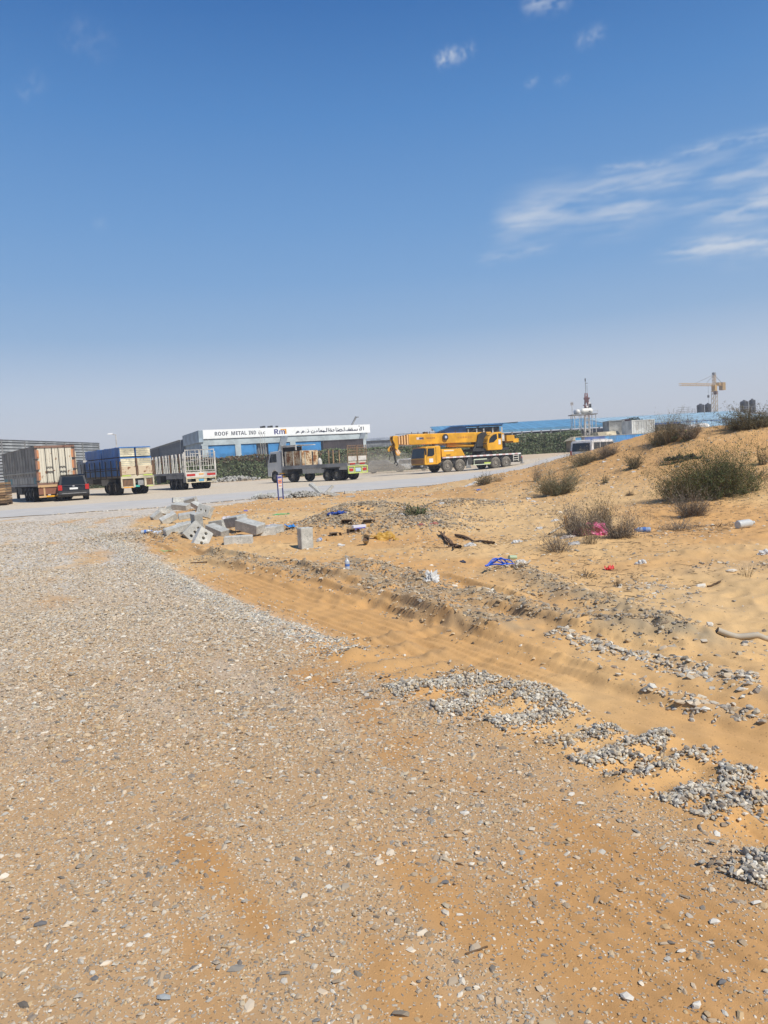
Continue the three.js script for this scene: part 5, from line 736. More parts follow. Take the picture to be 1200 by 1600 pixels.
// water tower, telecom mast, antenna
{
  const d = 112, x = far(917, d), t = thing('water_tower', 'steel platform on thin legs carrying two white water tanks', 'water tower', [x, 0, -d], rad(2)), py = 6.75, lg = [];
  for (const [a, b] of [[-1.6, 0.8], [-0.85, 0.8], [0, 0.8], [1.75, 0.8], [-1.6, -1], [0, -1], [1.75, -1]]) part('leg', rod([a, 0, b], [a, py, b], 0.055, 8), post, t);
  part('platform', [span(-2.0, 2.0, py, py + 0.14, -1.2, 1.0)], mt.greyMetal, t); part('brace', [rod([-1.6, 4, 0.8], [0, 6.6, 0.8], 0.025), rod([0, 4, 0.8], [-1.6, 6.6, 0.8], 0.025), rod([-1.6, 3.6, 0.8], [0, 3.6, 0.8], 0.025)], post, t); part('railing', [rod([-2, py + 0.5, 1], [-2, py + 0.14, 1], 0.02), rod([2, py + 0.6, 1], [2, py + 0.14, 1], 0.02), rod([1.4, py + 0.6, 1], [2.1, py + 0.6, 1], 0.02)], post, t);
  const cap = (r, l) => { const g = new THREE.CapsuleGeometry(r, l, 6, 20); return g; }; const k1 = part('tank', cap(0.45, 1.05).rotateZ(Math.PI / 2).translate(0.6, py + 0.6, 0), M([0.74, 0.72, 0.64], 0.5), t); part('hatch', box(0.3, 0.2, 0.05, 0.95, py + 0.5, 0.45), mt.greyMetal, k1); part('tank', cap(0.4, 0.8).rotateX(Math.PI / 2).translate(-0.95, py + 0.55, 0), M([0.68, 0.67, 0.62], 0.5), t);
  const m = thing('telecom_mast', 'red and white lattice telecom mast with dark antennas above the water tanks', 'mast', [far(923, 118), 0, -118], 0), leg = [], br = [], red = [];
  const hw = (y) => lerp(0.55, 0.16, clamp(y / 12)); for (const [a, b] of [[-1, -1], [1, -1], [1, 1], [-1, 1]]) { leg.push(rod([a * 0.55, 0, b * 0.55], [a * hw(6.7), 6.7, b * hw(6.7)], 0.07, 6)); red.push(rod([a * hw(6.7), 6.7, b * hw(6.7)], [a * 0.16, 10.6, b * 0.16], 0.05, 6)); }
  for (let y = 0.5; y < 10.2; y += 0.75) for (const [a, b] of [[[-1, 1], [1, 1]], [[1, 1], [1, -1]], [[-1, -1], [-1, 1]], [[1, -1], [-1, -1]]]) (y > 6.5 ? red : br).push(rod([a[0] * hw(y), y, a[1] * hw(y)], [b[0] * hw(y + 0.75), y + 0.75, b[1] * hw(y + 0.75)], 0.03, 5), rod([b[0] * hw(y), y, b[1] * hw(y)], [a[0] * hw(y + 0.75), y + 0.75, a[1] * hw(y + 0.75)], 0.03, 5));
  part('mast_leg', leg, post, m); part('lattice', br, post, m); part('upper_lattice', red, M([0.25, 0.07, 0.05], 0.6), m, 'dark red upper lattice');
  part('top_pole', [rod([-0.05, 10.5, 0], [-0.05, 13, 0], 0.045), rod([0.2, 10.5, 0], [0.2, 11.9, 0], 0.03)], mt.greyMetal, m); part('head_antenna', [new THREE.CylinderGeometry(0.09, 0.09, 0.5, 8).translate(-0.05, 12.75, 0), box(0.35, 0.07, 0.07, 0.18, 12.2, 0)], mt.dark, m);
  for (const [a, y, w, h2] of [[0, 9.7, 0.9, 0.3], [0, 9.3, 0.6, 0.45], [-0.42, 8.6, 0.35, 0.12], [0.55, 8.5, 0.26, 0.6], [-0.3, 8.1, 0.5, 0.12], [0.05, 8.3, 0.5, 0.2]]) part('antenna', box(w, h2, 0.35, a, y, 0.25), a > 0.4 ? mt.dark : M([0.13, 0.06, 0.06], 0.6), m); for (const [a, y] of [[-0.02, 8.35], [0.35, 8.95], [-0.3, 7.9]]) part('dish', new THREE.CylinderGeometry(0.17, 0.1, 0.1, 14).rotateX(Math.PI / 2).translate(a, y, 0.5), M([0.7, 0.68, 0.66], 0.5), m);
  const p = thing('antenna_pole', 'thin pole with a pale grid antenna left of the water tanks', 'antenna', [far(900.5, 112), 0, -112]); part('pole', rod([0, 0, 0], [0, 8.4, 0], 0.04), post, p); part('grid', [...[-0.2, -0.07, 0.07, 0.2].map((a) => span(a - 0.02, a + 0.02, 8.3, 8.95, -0.02, 0.02)), span(-0.25, 0.25, 8.42, 8.46, -0.03, 0.03), span(-0.25, 0.25, 8.75, 8.79, -0.03, 0.03), span(-0.18, 0.18, 8.4, 8.75, -0.06, -0.03)], P([0.5, 0.49, 0.5]), p);
}
// tower crane
{
  const d = 300, t = thing('tower_crane', 'yellow tower crane with a long jib high above the right hand roofs', 'crane', [far(1122, d), 0, -d], rad(35)), c = M([0.44, 0.27, 0.07], 0.6), lat = (a, b, w, step, r) => { const g = [], n = Math.round(len(a, b) / step), A = V(...a), B = V(...b), up = Math.abs(B.y - A.y) > 3 ? [V(1, 0, 0), V(0, 0, 1)] : [V(0, 1, 0), V(0, 0, 1)], P = (i, s, q) => A.clone().lerp(B, i / n).addScaledVector(up[0], s * w).addScaledVector(up[1], q * w).toArray(); for (const [s, q] of [[-1, -1], [1, -1], [1, 1], [-1, 1]]) g.push(bar(P(0, s, q), P(n, s, q), r)); for (let i = 0; i < n; i++) { g.push(bar(P(i, -1, 1), P(i + 1, 1, 1), r * 0.7), bar(P(i, 1, 1), P(i, -1, 1), r * 0.7), bar(P(i, -1, -1), P(i + 1, 1, -1), r * 0.7), bar(P(i, -1, -1), P(i + 1, -1, 1), r * 0.7), bar(P(i, 1, -1), P(i + 1, 1, 1), r * 0.7)); } return g; };
  part('mast', lat([0, 0, 0], [0, 22.5, 0], 0.8, 1.9, 0.15), M([0.42, 0.32, 0.16], 0.6), t); part('slew_ring', [new THREE.CylinderGeometry(1.1, 1.1, 0.8, 16).translate(0, 22.6, 0), box(1.6, 2.2, 1.6, 0, 23.9, 0)], c, t); part('cab', box(1.1, 1.4, 1.1, -0.7, 21.6, 1.1), mt.brown, t); part('apex', lat([0, 25, 0], [0, 29.2, 0], 0.5, 1.4, 0.14), c, t); part('apex_cap', box(1.1, 1.0, 1.1, 0, 29.6, 0), mt.greyMetal, t);
  part('jib', lat([-1, 25, 0], [-25, 24.8, 0], 0.42, 1.9, 0.12), c, t); part('counter_jib', lat([1, 25.1, 0], [6.8, 25.2, 0], 0.42, 1.7, 0.14), c, t); part('counterweight', [box(2.4, 3.2, 1.6, 6.2, 24.5, 0), box(1.8, 1.2, 1.4, 3.2, 25.4, 0)], M([0.32, 0.2, 0.06], 0.7), t); part('pendant', [rod([0, 29.3, 0], [-14, 25.4, 0], 0.09, 5), rod([0, 29.3, 0], [-6, 25.4, 0], 0.09, 5), rod([0, 29.3, 0], [6.4, 25.6, 0], 0.09, 5)], mt.greyMetal, t); part('hook', [rod([-4.6, 24.5, 0], [-4.6, 20.6, 0], 0.04, 5), box(0.7, 1.0, 0.5, -4.6, 20.2, 0), rod([-4.6, 19.7, 0], [-4.6, 16.5, 0], 0.03, 5)], mt.chassis, t);
}
// half finished block with tanks and scaffolding on its roof
{
  const d = 250, x0 = far(1055, d), x1 = far(1200, d), fy = 10.6, t = thing('concrete_building', 'unfinished concrete block behind the warehouses carrying tanks and scaffolds', 'building', [0, 0, -d]);
  part('slab', [span(x0, x1, fy - 0.35, fy, -8, 1), span(x0, x1, 5.2, 5.5, -8, 1)], mt.concrete, t); for (let i = 0; i < 8; i++) part('column', span(x0 + 0.4 + i * 4.4, x0 + 0.9 + i * 4.4, 0, 5.2, 0, 0.5), mt.concrete, t); for (let i = 0; i < 8; i++) part('upper_column', span(x0 + 0.4 + i * 4.4, x0 + 0.9 + i * 4.4, 5.5, fy - 0.35, 0, 0.5), mt.concrete, t);
  const which = ['leftmost dark roof tank beside the scaffold left of the tower crane', 'dark roof tank nearest the tower crane mast', 'wide dark roof tank above the crest shrub', 'narrow dark roof tank furthest right above the crest shrub'];
  [[1098, 2.5, 4.0, 10.6], [1109.5, 2.0, 4.1, 10.6], [1165.5, 2.7, 4.6, 10.4], [1178, 2.0, 4.9, 10.4]].forEach(([px, w, h, y], i) => { const k = thing('roof_tank', which[i], 'tank', [far(px, d), y + 0.2, -d + 1]); part('tank_body', [new THREE.LatheGeometry([[0, 0], [w / 2, 0.05], [w / 2, h * 0.2], [w / 2 - 0.07, h * 0.22], [w / 2, h * 0.25], [w / 2, h * 0.5], [w / 2 - 0.07, h * 0.52], [w / 2, h * 0.55], [w / 2, h * 0.82], [w * 0.42, h * 0.9], [w * 0.16, h * 0.95], [w * 0.15, h], [0, h]].map((q) => new THREE.Vector2(...q)), 22)], P([0.018, 0.018, 0.02], 0.6), k); part('inlet_pipe', rod([w * 0.3, 0.2, w * 0.5], [w * 0.3, h * 0.9, w * 0.5], 0.07, 6), mt.greyMetal, k); });
  for (const [px0, px1, y, h, label] of [[1060, 1091, 10.6, 3.3, 'thin tube scaffold left of the dark roof tanks'], [1153, 1186, 10.3, 3.2, 'tube scaffold round the pair of roof tanks above the crest shrub']]) { const s = thing('scaffold', label, 'scaffold', [0, y, -d + 2.4]), a = far(px0, d), b = far(px1, d), st = [], led = []; for (let x = a; x <= b; x += 0.95) for (const z of [0, -1.2]) st.push(rod([x, 0, z], [x, h * (0.55 + 0.45 * hash(Math.round(x * 10), 3)), z], 0.06, 5)); for (let q = 0.4; q < h; q += 0.7) led.push(rod([a, q, 0], [lerp(a, b, 0.5 + 0.5 * hash(Math.round(q * 10), 7)), q, 0], 0.055, 5)); part('standard', st, mt.greyMetal, s); part('ledger', led, mt.greyMetal, s); part('plank', [span(a, b, 0.32, 0.4, -1.2, 0)], mt.oldTimber, s); }
}
// ---------- rubble, blocks, sign post ----------
const put = (o, px, py, turn = 0, lift = 0) => { const p = spot(px, py, lift); o.position.set(...p); o.rotation.y = turn; return o; };
function blockGeo(w, h, d, holes, seed) {                              // worn concrete block: chipped edges, holes through its broad face
  const f = rng(seed), s = new THREE.Shape(), c = () => 0.008 + 0.02 * f() ** 2;
  const x = w / 2, y = h / 2, k = [c(), c(), c(), c()];
  s.moveTo(-x + k[0], -y); s.lineTo(x - k[1], -y); s.lineTo(x, -y + k[1]); s.lineTo(x, y - k[2]); s.lineTo(x - k[2], y); s.lineTo(-x + k[3], y); s.lineTo(-x, y - k[3]); s.lineTo(-x, -y + k[0]);
  for (let i = 0; i < holes; i++) { const p = new THREE.Path(); p.absellipse((i - (holes - 1) / 2) * w / (holes + 0.6), 0.01 * (f() - 0.5), 0.03, 0.034, 0, Math.PI * 2, true); s.holes.push(p); }
  return new THREE.ExtrudeGeometry(s, { depth: d - 0.02, bevelEnabled: true, bevelSize: 0.008, bevelThickness: 0.01, bevelSegments: 1, bevelOffset: -0.008, curveSegments: 10 }).translate(0, 0, -(d - 0.02) / 2);
}
const concretes = [[0.66, 0.66, 0.63], [0.6, 0.605, 0.585], [0.72, 0.715, 0.68], [0.55, 0.55, 0.53]].map((c) => P(c, 0.95, T.concrete, { bumpMap: T.concrete, bumpScale: 0.004 }));
let nb = 0;
function block(label, px, py, [w, h, d], yaw, rx = 0, rz = 0, lift = 0, holes = 0, group = 'concrete blocks dumped in two piles') {
  const t = solo('concrete_block', blockGeo(w, h, d, holes, 40 + nb), concretes[nb++ % 4], label, 'block', [0, 0, 0], 0, group);
  put(t, px, py, 0, lift); t.rotation.set(rx, yaw, rz, 'YXZ'); return t;
}
const SB = [0.42, 0.22, 0.2], LB = [0.56, 0.23, 0.28];
block('upright light grey concrete block standing alone in the sand', 478, 857, [0.24, 0.41, 0.2], 0.5, 0, -0.02, 0.19, 0, null);
block('broad concrete block on top at the middle of the right hand pile', 370, 832, LB, -0.75, 0.2, 0.12, 0.27);
block('long front concrete block lying flat at the near edge of the right hand pile', 373, 849, [0.56, 0.19, 0.24], 0.06, 0, 0.0, 0.06);
block('tilted block wedged at the left foot of the right hand pile', 340, 838, [0.5, 0.17, 0.26], -0.6, 0.1, -0.3, 0.13);
block('block half hidden behind the left shoulder of the right hand pile', 341, 828, [0.4, 0.22, 0.2], -0.4, 0, 0.1, 0.12);
block('dark edged leaning block right of centre in the right hand pile', 392, 838, [0.62, 0.22, 0.3], -0.55, 0.12, -0.22, 0.22);
block('low block lying at the right end of the right hand pile', 414, 836, [0.46, 0.2, 0.24], 0.25, 0, 0.06, 0.07);
block('pale block end poking out furthest right beside the blue bag', 430, 833, [0.34, 0.2, 0.26], -0.7, 0.1, 0, 0.08);
block('two holed white block tilted towards the lot at the right of the left pile', 321, 812, [0.46, 0.36, 0.2], -0.35, -0.35, -0.25, 0.26, 2);
block('three holed block standing steeply at the near tip of the left pile', 304, 842, [0.42, 0.36, 0.18], 0.5, -0.2, 0.7, 0.14, 3);
block('three holed block leaning at the very front of the left pile', 316, 850, [0.42, 0.3, 0.18], 0.75, -0.3, 0.9, 0.1, 3);
block('narrow block standing on edge between the holed blocks', 309, 832, [0.22, 0.42, 0.2], 0.8, 0.15, 0.12, 0.25);
block('long slab block sloping down at the near left of the left pile', 278, 833, [0.62, 0.16, 0.26], 0.55, 0.12, 0.22, 0.1);
block('flat block lying on the slab in the middle of the left pile', 293, 817, [0.5, 0.14, 0.3], 0.35, 0.15, 0.1, 0.22);
block('grooved block tilted on its side at the left of the left pile', 264, 818, [0.48, 0.2, 0.28], 0.6, 0.25, 0.45, 0.15);
block('broken block at the far left end of the left pile', 245, 812, [0.36, 0.24, 0.2], 0.9, 0.2, 0.6, 0.1);
block('small block tucked behind the grooved one', 256, 806, [0.34, 0.2, 0.2], 0.4, -0.2, -0.3, 0.16);
block('wide block across the middle top of the left pile', 284, 806, [0.56, 0.18, 0.3], -0.3, 0.2, -0.12, 0.32);
block('block with a dark end at the back top of the left pile', 279, 793, [0.46, 0.22, 0.24], 0.5, -0.1, -0.15, 0.3);
block('pale block at the back right top of the left pile', 299, 795, [0.5, 0.2, 0.24], -0.2, 0.25, 0.2, 0.32);
block('block leaning at the far right shoulder of the left pile', 308, 798, [0.42, 0.18, 0.24], -0.7, 0.2, -0.4, 0.2);
block('small chipped block low at the back left of the left pile', 268, 797, [0.36, 0.2, 0.2], 0.1, 0.2, 0.3, 0.1);
block('block buried low inside the left pile below the wide one', 290, 826, [0.46, 0.22, 0.24], 0.2, 0.1, 0.1, 0.05);
// rubble heaps by the road: broken concrete lumps
function rubble(name, label, px, py, w, h, dd, n, r0, seed, tone = 'light') {
  const f = rng(seed), g = [], p = spot(px, py), t = thing(name, label, 'rubble', p);
  for (let i = 0; i < n; i++) { const u = (f() + f() - 1), v = (f() + f() - 1), hh = h * Math.max(0, 1 - u * u - v * v) * f() ** 0.5, s = r0 * (0.5 + f()), q = stoneShapes[i % 5].clone().scale(s, s * 0.7, s * 0.85).rotateZ(f()).rotateY(f() * 6); const x = u * w, z = v * dd; g.push(q.translate(x, land(p[0] + x, -(p[2] + z)) - p[1] + hh + s * 0.2, z)); }
  const m = part('broken_concrete', g, P(tone === 'light' ? [0.52, 0.5, 0.46] : [0.3, 0.28, 0.24], 0.95, T.concrete), t); m.userData.kind = 'stuff'; return t;
}
rubble('rubble_heap', 'pale rubble heap at the foot of the hedge left of the flatbed cab', 404, 747, 3.2, 1.15, 1.6, 420, 0.2, 3);
rubble('rubble_heap', 'low spread of pale rubble right of the stake trailer gate', 365, 752, 3.6, 0.5, 1.6, 300, 0.17, 5);
rubble('rubble_heap', 'crushed stone heap by the roadside right of the blue sign post', 474, 777, 0.9, 0.26, 0.5, 420, 0.055, 7);
rubble('rubble_heap', 'small pale rubble heap left of the blue sign post', 412, 779, 0.6, 0.16, 0.4, 130, 0.06, 9);
block('slab tilted up like a tent at the right of the roadside stone heap', 494, 771, [0.75, 0.12, 0.4], -0.3, 0.1, -0.75, 0.26, 0, 'broken slabs along the near road edge');
block('slab leaning the other way right of the tent like slab', 514, 773, [0.6, 0.13, 0.4], 0.2, -0.1, 0.75, 0.22, 0, 'broken slabs along the near road edge');
block('dark ended slab foot lying right of the leaning slabs', 521, 775, [0.6, 0.14, 0.4], 0.1, 0, -0.3, 0.08, 0, 'broken slabs along the near road edge');
block('lone flat slab on the sand right of the leaning slabs', 547, 771, [0.55, 0.13, 0.3], 0.15, 0, -0.05, 0.06, 0, 'broken slabs along the near road edge');
block('thin flat slab below the lone flat slab', 548, 777, [0.4, 0.07, 0.2], 0.1, 0, 0, 0.03, 0, 'broken slabs along the near road edge');
block('dark faced block just left of the blue sign post', 425, 776, [0.42, 0.22, 0.24], 0.25, 0, 0, 0.1, 0, 'broken slabs along the near road edge');
block('block under the back right of the blue sign post', 449, 772, [0.45, 0.2, 0.24], 0.1, 0, 0.05, 0.08, 0, 'broken slabs along the near road edge');
block('block at the left tip of the roadside rubble', 403, 778, [0.4, 0.2, 0.24], 0.7, 0.1, 0.4, 0.1, 0, 'broken slabs along the near road edge');
{
  const t = thing('sign_post', 'small blue framed sign board on two thin legs by the road edge', 'sign'); put(t, 439, 781, 0.95); const b = M([0.03, 0.045, 0.2], 0.5);
  for (const x of [-0.15, 0.15]) part('leg', span(x - 0.02, x + 0.02, -0.05, 1.12, -0.02, 0.02), b, t); part('brace', span(-0.13, 0.13, 0.1, 0.13, -0.012, 0.012), b, t);
  const p = part('sign_board', span(-0.129, 0.129, 0.52, 1.08, -0.012, 0.012), M([0.62, 0.58, 0.55], 0.5), t, 'white board with orange and blue print'); part('print', [span(-0.11, 0.11, 0.72, 0.9, 0.012, 0.016), span(-0.09, 0.09, 0.6, 0.64, 0.012, 0.016)], M([0.62, 0.25, 0.14], 0.5), p); part('print', [span(-0.11, 0.11, 0.95, 1.04, 0.012, 0.016), span(-0.06, 0.06, 0.78, 0.82, 0.016, 0.019)], M([0.1, 0.1, 0.3], 0.5), p);
}
{
  const d = 44, t = thing('timber_stack', 'stack of weathered brown planks at the left edge beside the curtain trailer', 'timber', [far(-12, 46), 0, -46], rad(20)); R = rng(77);
  for (let j = 0; j < 8; j++) for (let i = 0; i < 4; i++) part('plank', span(-0.9 + i * 0.5 + rr(-0.02, 0.02), -0.44 + i * 0.5, 0.15 + j * 0.17, 0.15 + j * 0.17 + 0.13, -1.6 + rr(0, 0.15), 1.0 + rr(0, 0.2)), (i + j) % 3 ? mt.timber : mt.oldTimber, t);
  part('bearer', [span(-0.9, 1.1, 0, 0.145, -1.2, -1), span(-0.9, 1.1, 0, 0.145, 0.5, 0.7)], mt.oldTimber, t);
}

// ---------- plants ----------
const twigM = new THREE.MeshStandardMaterial({ vertexColors: true, roughness: 0.95, side: THREE.DoubleSide });
const TWIG = { olive: [[0.12, 0.095, 0.045], [0.15, 0.12, 0.06], [0.09, 0.075, 0.04]], grey: [[0.2, 0.165, 0.125], [0.26, 0.22, 0.17], [0.14, 0.11, 0.08]], straw: [[0.33, 0.26, 0.15], [0.25, 0.19, 0.11], [0.18, 0.135, 0.08]], dark: [[0.06, 0.045, 0.035], [0.09, 0.065, 0.045], [0.12, 0.09, 0.06]] };
const LEAF = { green: [[0.075, 0.105, 0.038], [0.10, 0.125, 0.045], [0.055, 0.085, 0.034], [0.13, 0.14, 0.06]], deep: [[0.075, 0.115, 0.02], [0.09, 0.13, 0.025], [0.055, 0.085, 0.018], [0.15, 0.15, 0.04], [0.18, 0.13, 0.05]], olive: [[0.17, 0.145, 0.06], [0.13, 0.12, 0.05], [0.22, 0.175, 0.085], [0.11, 0.10, 0.048]], sage: [[0.19, 0.19, 0.09], [0.14, 0.15, 0.07], [0.25, 0.22, 0.11], [0.16, 0.185, 0.11]], dry: [[0.24, 0.18, 0.11], [0.17, 0.13, 0.085], [0.3, 0.24, 0.16]] };
// many thin curved twigs that fork from a few roots, with needle leaves along their outer parts
function plant(name, label, px, py, o, group) {
  const f = rng(o.seed), p0 = spot(px, py), t = thing(name, label, o.cat ?? 'shrub', p0, 0, group), tp = [], tc = [], lp = [], lc = [];
  const pick = (a) => a[Math.floor(f() * a.length)], ribbon = (P, w, c) => { const s = V(f() - 0.5, 0.15 * (f() - 0.5), f() - 0.5).normalize(); for (let i = 0; i + 1 < P.length; i++) { const a = w * (1 - i / P.length), b = w * (1 - (i + 1) / P.length), q = [P[i].clone().addScaledVector(s, a), P[i].clone().addScaledVector(s, -a), P[i + 1].clone().addScaledVector(s, b), P[i + 1].clone().addScaledVector(s, -b)]; for (const k of [0, 1, 2, 1, 3, 2]) { tp.push(q[k].x, q[k].y, q[k].z); tc.push(...c); } } };
  const ground0 = (x, z) => H(p0[0] + x, p0[2] + z) - p0[1];
  for (let i = 0; i < o.n; i++) {
    const a = f() * 6.283, rt = Math.sqrt(f()), ru = rt * (o.root ?? 0.35), bx = Math.cos(a) * ru * o.w, bz = Math.sin(a) * ru * (o.d ?? o.w), lean = (o.lean ?? 0.9) * rt * (0.5 + 0.8 * f()), aa = a + (f() - 0.5) * 1.2, up = Math.max(0.12, Math.cos(lean)), clump = 0.3 + 1.25 * ss(0.25, 0.75, fbm(Math.cos(a) * 2.2 + o.seed * 3.7, Math.sin(a) * 2.2 + rt * 1.5, 3)), L = o.h * (0.5 + 0.6 * f()) * clump * 1.15;
    const P = [], dir = V(Math.cos(aa) * Math.sin(lean) * o.w / o.h * 0.9, up, Math.sin(aa) * Math.sin(lean) * (o.d ?? o.w) / o.h * 0.9); let q = V(bx, ground0(bx, bz) - 0.02, bz); P.push(q.clone());
    for (let k = 1; k <= 4; k++) { q = q.clone().addScaledVector(dir, L / 4); dir.x += (f() - 0.5) * 0.35; dir.z += (f() - 0.5) * 0.35; dir.y += (o.bend ?? -0.08) * (0.5 + f()); P.push(q); }
    const tc0 = pick(TWIG[o.twig]), k0 = 0.75 + 0.5 * f(), wv = (o.tw ?? 0.004) * (0.6 + 0.8 * f()); ribbon(P, wv, tc0.map((v) => v * k0));
    for (let b = 0; b < (o.forks ?? 2); b++) { const s = 1 + Math.floor(f() * 3), e = P[s].clone().add(V(f() - 0.5, f() * 0.5, f() - 0.5).multiplyScalar(L * 0.55)), m = P[s].clone().lerp(e, 0.5).add(V(0, 0.03 * L, 0)); ribbon([P[s], m, e], wv * 0.7, tc0.map((v) => v * k0)); P.push(m, e); }
    for (let j = 0; j < (o.leaves ?? 0); j++) {
      const s = 1 + Math.floor(f() * (P.length - 2)), c = (s === 4 ? P[4].clone() : P[s].clone().lerp(P[Math.min(s + 1, 4 > s ? 4 : P.length - 1)], f())).add(V(f() - 0.5, f() - 0.5, f() - 0.5).multiplyScalar(0.1 * o.h)), u = V(f() - 0.5, f() * 0.9 - 0.1, f() - 0.5).normalize().multiplyScalar((o.ls ?? 0.03) * (0.5 + f())), w = V(f() - 0.5, f() - 0.5, f() - 0.5).cross(u).normalize().multiplyScalar(u.length() * 0.26), z = [c.clone().sub(u), c.clone().add(w), c.clone().add(u), c.clone().sub(w)];
      const cc = pick(LEAF[o.leaf]), k = 0.75 + 0.5 * f(); for (const i2 of [0, 1, 2, 0, 2, 3]) { lp.push(z[i2].x, z[i2].y, z[i2].z); lc.push(cc[0] * k, cc[1] * k, cc[2] * k); }
    }
  }
  const mk = (p, c, m, n) => { const g = new THREE.BufferGeometry(); g.setAttribute('position', new THREE.Float32BufferAttribute(p, 3)); g.setAttribute('color', new THREE.Float32BufferAttribute(c, 3)); g.computeVertexNormals(); const s = new THREE.Mesh(g, m); s.name = n; s.castShadow = s.receiveShadow = true; s.userData.kind = 'stuff'; t.add(s); };
  mk(tp, tc, twigM, 'twigs'); if (lp.length) mk(lp, lc, leafM, 'foliage');
  return t;
}
plant('desert_shrub', 'large dark green spreading shrub in the middle of the dune slope', 1108, 778, { seed: 1, n: 1250, w: 1.0, d: 0.7, h: 1.02, lean: 1.18, twig: 'olive', leaf: 'deep', leaves: 44, ls: 0.019, forks: 4, tw: 0.0035 });
plant('desert_shrub', 'paler olive side of the big green shrub reaching left with loose sprigs', 1052, 781, { seed: 2, n: 160, w: 0.5, h: 0.62, lean: 1.0, twig: 'olive', leaf: 'olive', leaves: 26, ls: 0.016, forks: 2 });
plant('desert_shrub', 'thin low olive wing at the right end of the big green shrub', 1163, 771, { seed: 3, n: 130, w: 0.5, h: 0.5, lean: 1.2, twig: 'olive', leaf: 'deep', leaves: 26, ls: 0.018, forks: 2 });
plant('dry_bush', 'grey dead bush below the large green shrub', 1082, 806, { seed: 4, n: 420, w: 0.5, d: 0.4, h: 0.5, lean: 1.0, twig: 'grey', leaf: 'dry', leaves: 5, ls: 0.016, forks: 3, tw: 0.003 });
plant('dry_bush', 'flattened brown dead bush lowest under the grey one', 1062, 828, { seed: 5, n: 260, w: 0.5, d: 0.35, h: 0.26, lean: 1.3, twig: 'grey', forks: 3, tw: 0.003, bend: -0.15 });
plant('dry_bush', 'straggling brown roots spreading right towards the large grey bottle', 1122, 822, { seed: 6, n: 130, w: 0.7, d: 0.4, h: 0.16, lean: 1.4, twig: 'dark', forks: 2, tw: 0.005, bend: -0.12 });
plant('desert_shrub', 'olive shrub on the dune crest in front of the grey container', 1040, 692, { seed: 7, n: 700, w: 1.0, d: 0.6, h: 0.8, lean: 0.95, twig: 'straw', leaf: 'olive', leaves: 14, ls: 0.018, forks: 3, tw: 0.005 });
plant('dry_bush', 'grey brown twiggy bush joined to the right of the crest shrub', 1077, 686, { seed: 8, n: 300, w: 0.5, h: 0.6, lean: 0.9, twig: 'grey', leaf: 'dry', leaves: 6, ls: 0.025, forks: 3, tw: 0.005 });
plant('desert_shrub', 'wide dark olive shrub on the highest crest at the right edge', 1172, 667, { seed: 9, n: 760, w: 1.2, d: 0.7, h: 0.62, lean: 1.25, twig: 'olive', leaf: 'olive', leaves: 22, ls: 0.022, forks: 3, tw: 0.006 });
plant('desert_shrub', 'small rounded olive shrub alone on the open slope', 991, 733, { seed: 10, n: 200, w: 0.34, h: 0.5, lean: 0.85, twig: 'straw', leaf: 'olive', leaves: 12, ls: 0.024, forks: 3, tw: 0.004 });
plant('desert_shrub', 'sage green shrub with bluish foliage at the left foot of the dune', 872, 772, { seed: 11, n: 640, w: 0.76, d: 0.5, h: 0.72, lean: 1.1, twig: 'straw', leaf: 'sage', leaves: 20, ls: 0.017, forks: 3, tw: 0.004 });
plant('desert_shrub', 'low tawny shrub hiding the lower half of the white minibus', 912, 725, { seed: 12, n: 320, w: 0.8, d: 0.5, h: 0.46, lean: 1.0, twig: 'straw', leaf: 'olive', leaves: 18, ls: 0.018, forks: 3, tw: 0.004 });
plant('dry_bush', 'grey violet dry bush right of the minibus windows', 950, 713, { seed: 13, n: 360, w: 0.6, d: 0.4, h: 0.58, lean: 0.9, twig: 'grey', leaf: 'dry', leaves: 5, ls: 0.022, forks: 3, tw: 0.004 });
plant('dry_bush', 'small grey twig tuft at the left tip of the sage green shrub', 838, 752, { seed: 14, n: 90, w: 0.25, h: 0.5, lean: 0.7, twig: 'grey', forks: 3, tw: 0.004 });
plant('dry_grass', 'tall dry grass clump left behind the pink bag', 905, 838, { seed: 15, n: 420, w: 0.42, h: 0.5, lean: 0.95, twig: 'grey', leaf: 'dry', leaves: 3, ls: 0.02, forks: 3, tw: 0.0028, cat: 'grass' });
plant('dry_grass', 'tallest brown grass clump directly behind the pink bag', 937, 832, { seed: 16, n: 360, w: 0.36, h: 0.62, lean: 0.75, twig: 'straw', leaf: 'olive', leaves: 3, ls: 0.02, forks: 2, tw: 0.0028, cat: 'grass' });
plant('dry_bush', 'round grey brown dry bush right of the pink bag', 969, 838, { seed: 17, n: 420, w: 0.4, h: 0.4, lean: 1.1, twig: 'grey', leaf: 'dry', leaves: 4, ls: 0.016, forks: 3, tw: 0.0028 });
plant('dry_bush', 'pale leaning dead twigs at the lower left of the pink bag', 873, 862, { seed: 18, n: 150, w: 0.35, h: 0.36, lean: 1.2, twig: 'grey', forks: 3, tw: 0.003 });
plant('dry_bush', 'white bleached twigs in front of the pink bag', 922, 850, { seed: 19, n: 70, w: 0.24, h: 0.34, lean: 0.7, twig: 'straw', forks: 3, tw: 0.003 });
plant('dry_grass', 'flat straggling dry runners on the sand below the pink bag', 930, 872, { seed: 20, n: 80, w: 0.5, d: 0.35, h: 0.08, lean: 1.4, twig: 'straw', forks: 2, tw: 0.003, bend: -0.1, cat: 'grass' });
plant('grass_tuft', 'small green grass tuft growing on the gravel heap', 650, 806, { seed: 21, n: 150, w: 0.36, h: 0.26, lean: 0.9, twig: 'straw', leaf: 'green', leaves: 3, ls: 0.04, forks: 1, tw: 0.004, cat: 'grass' });
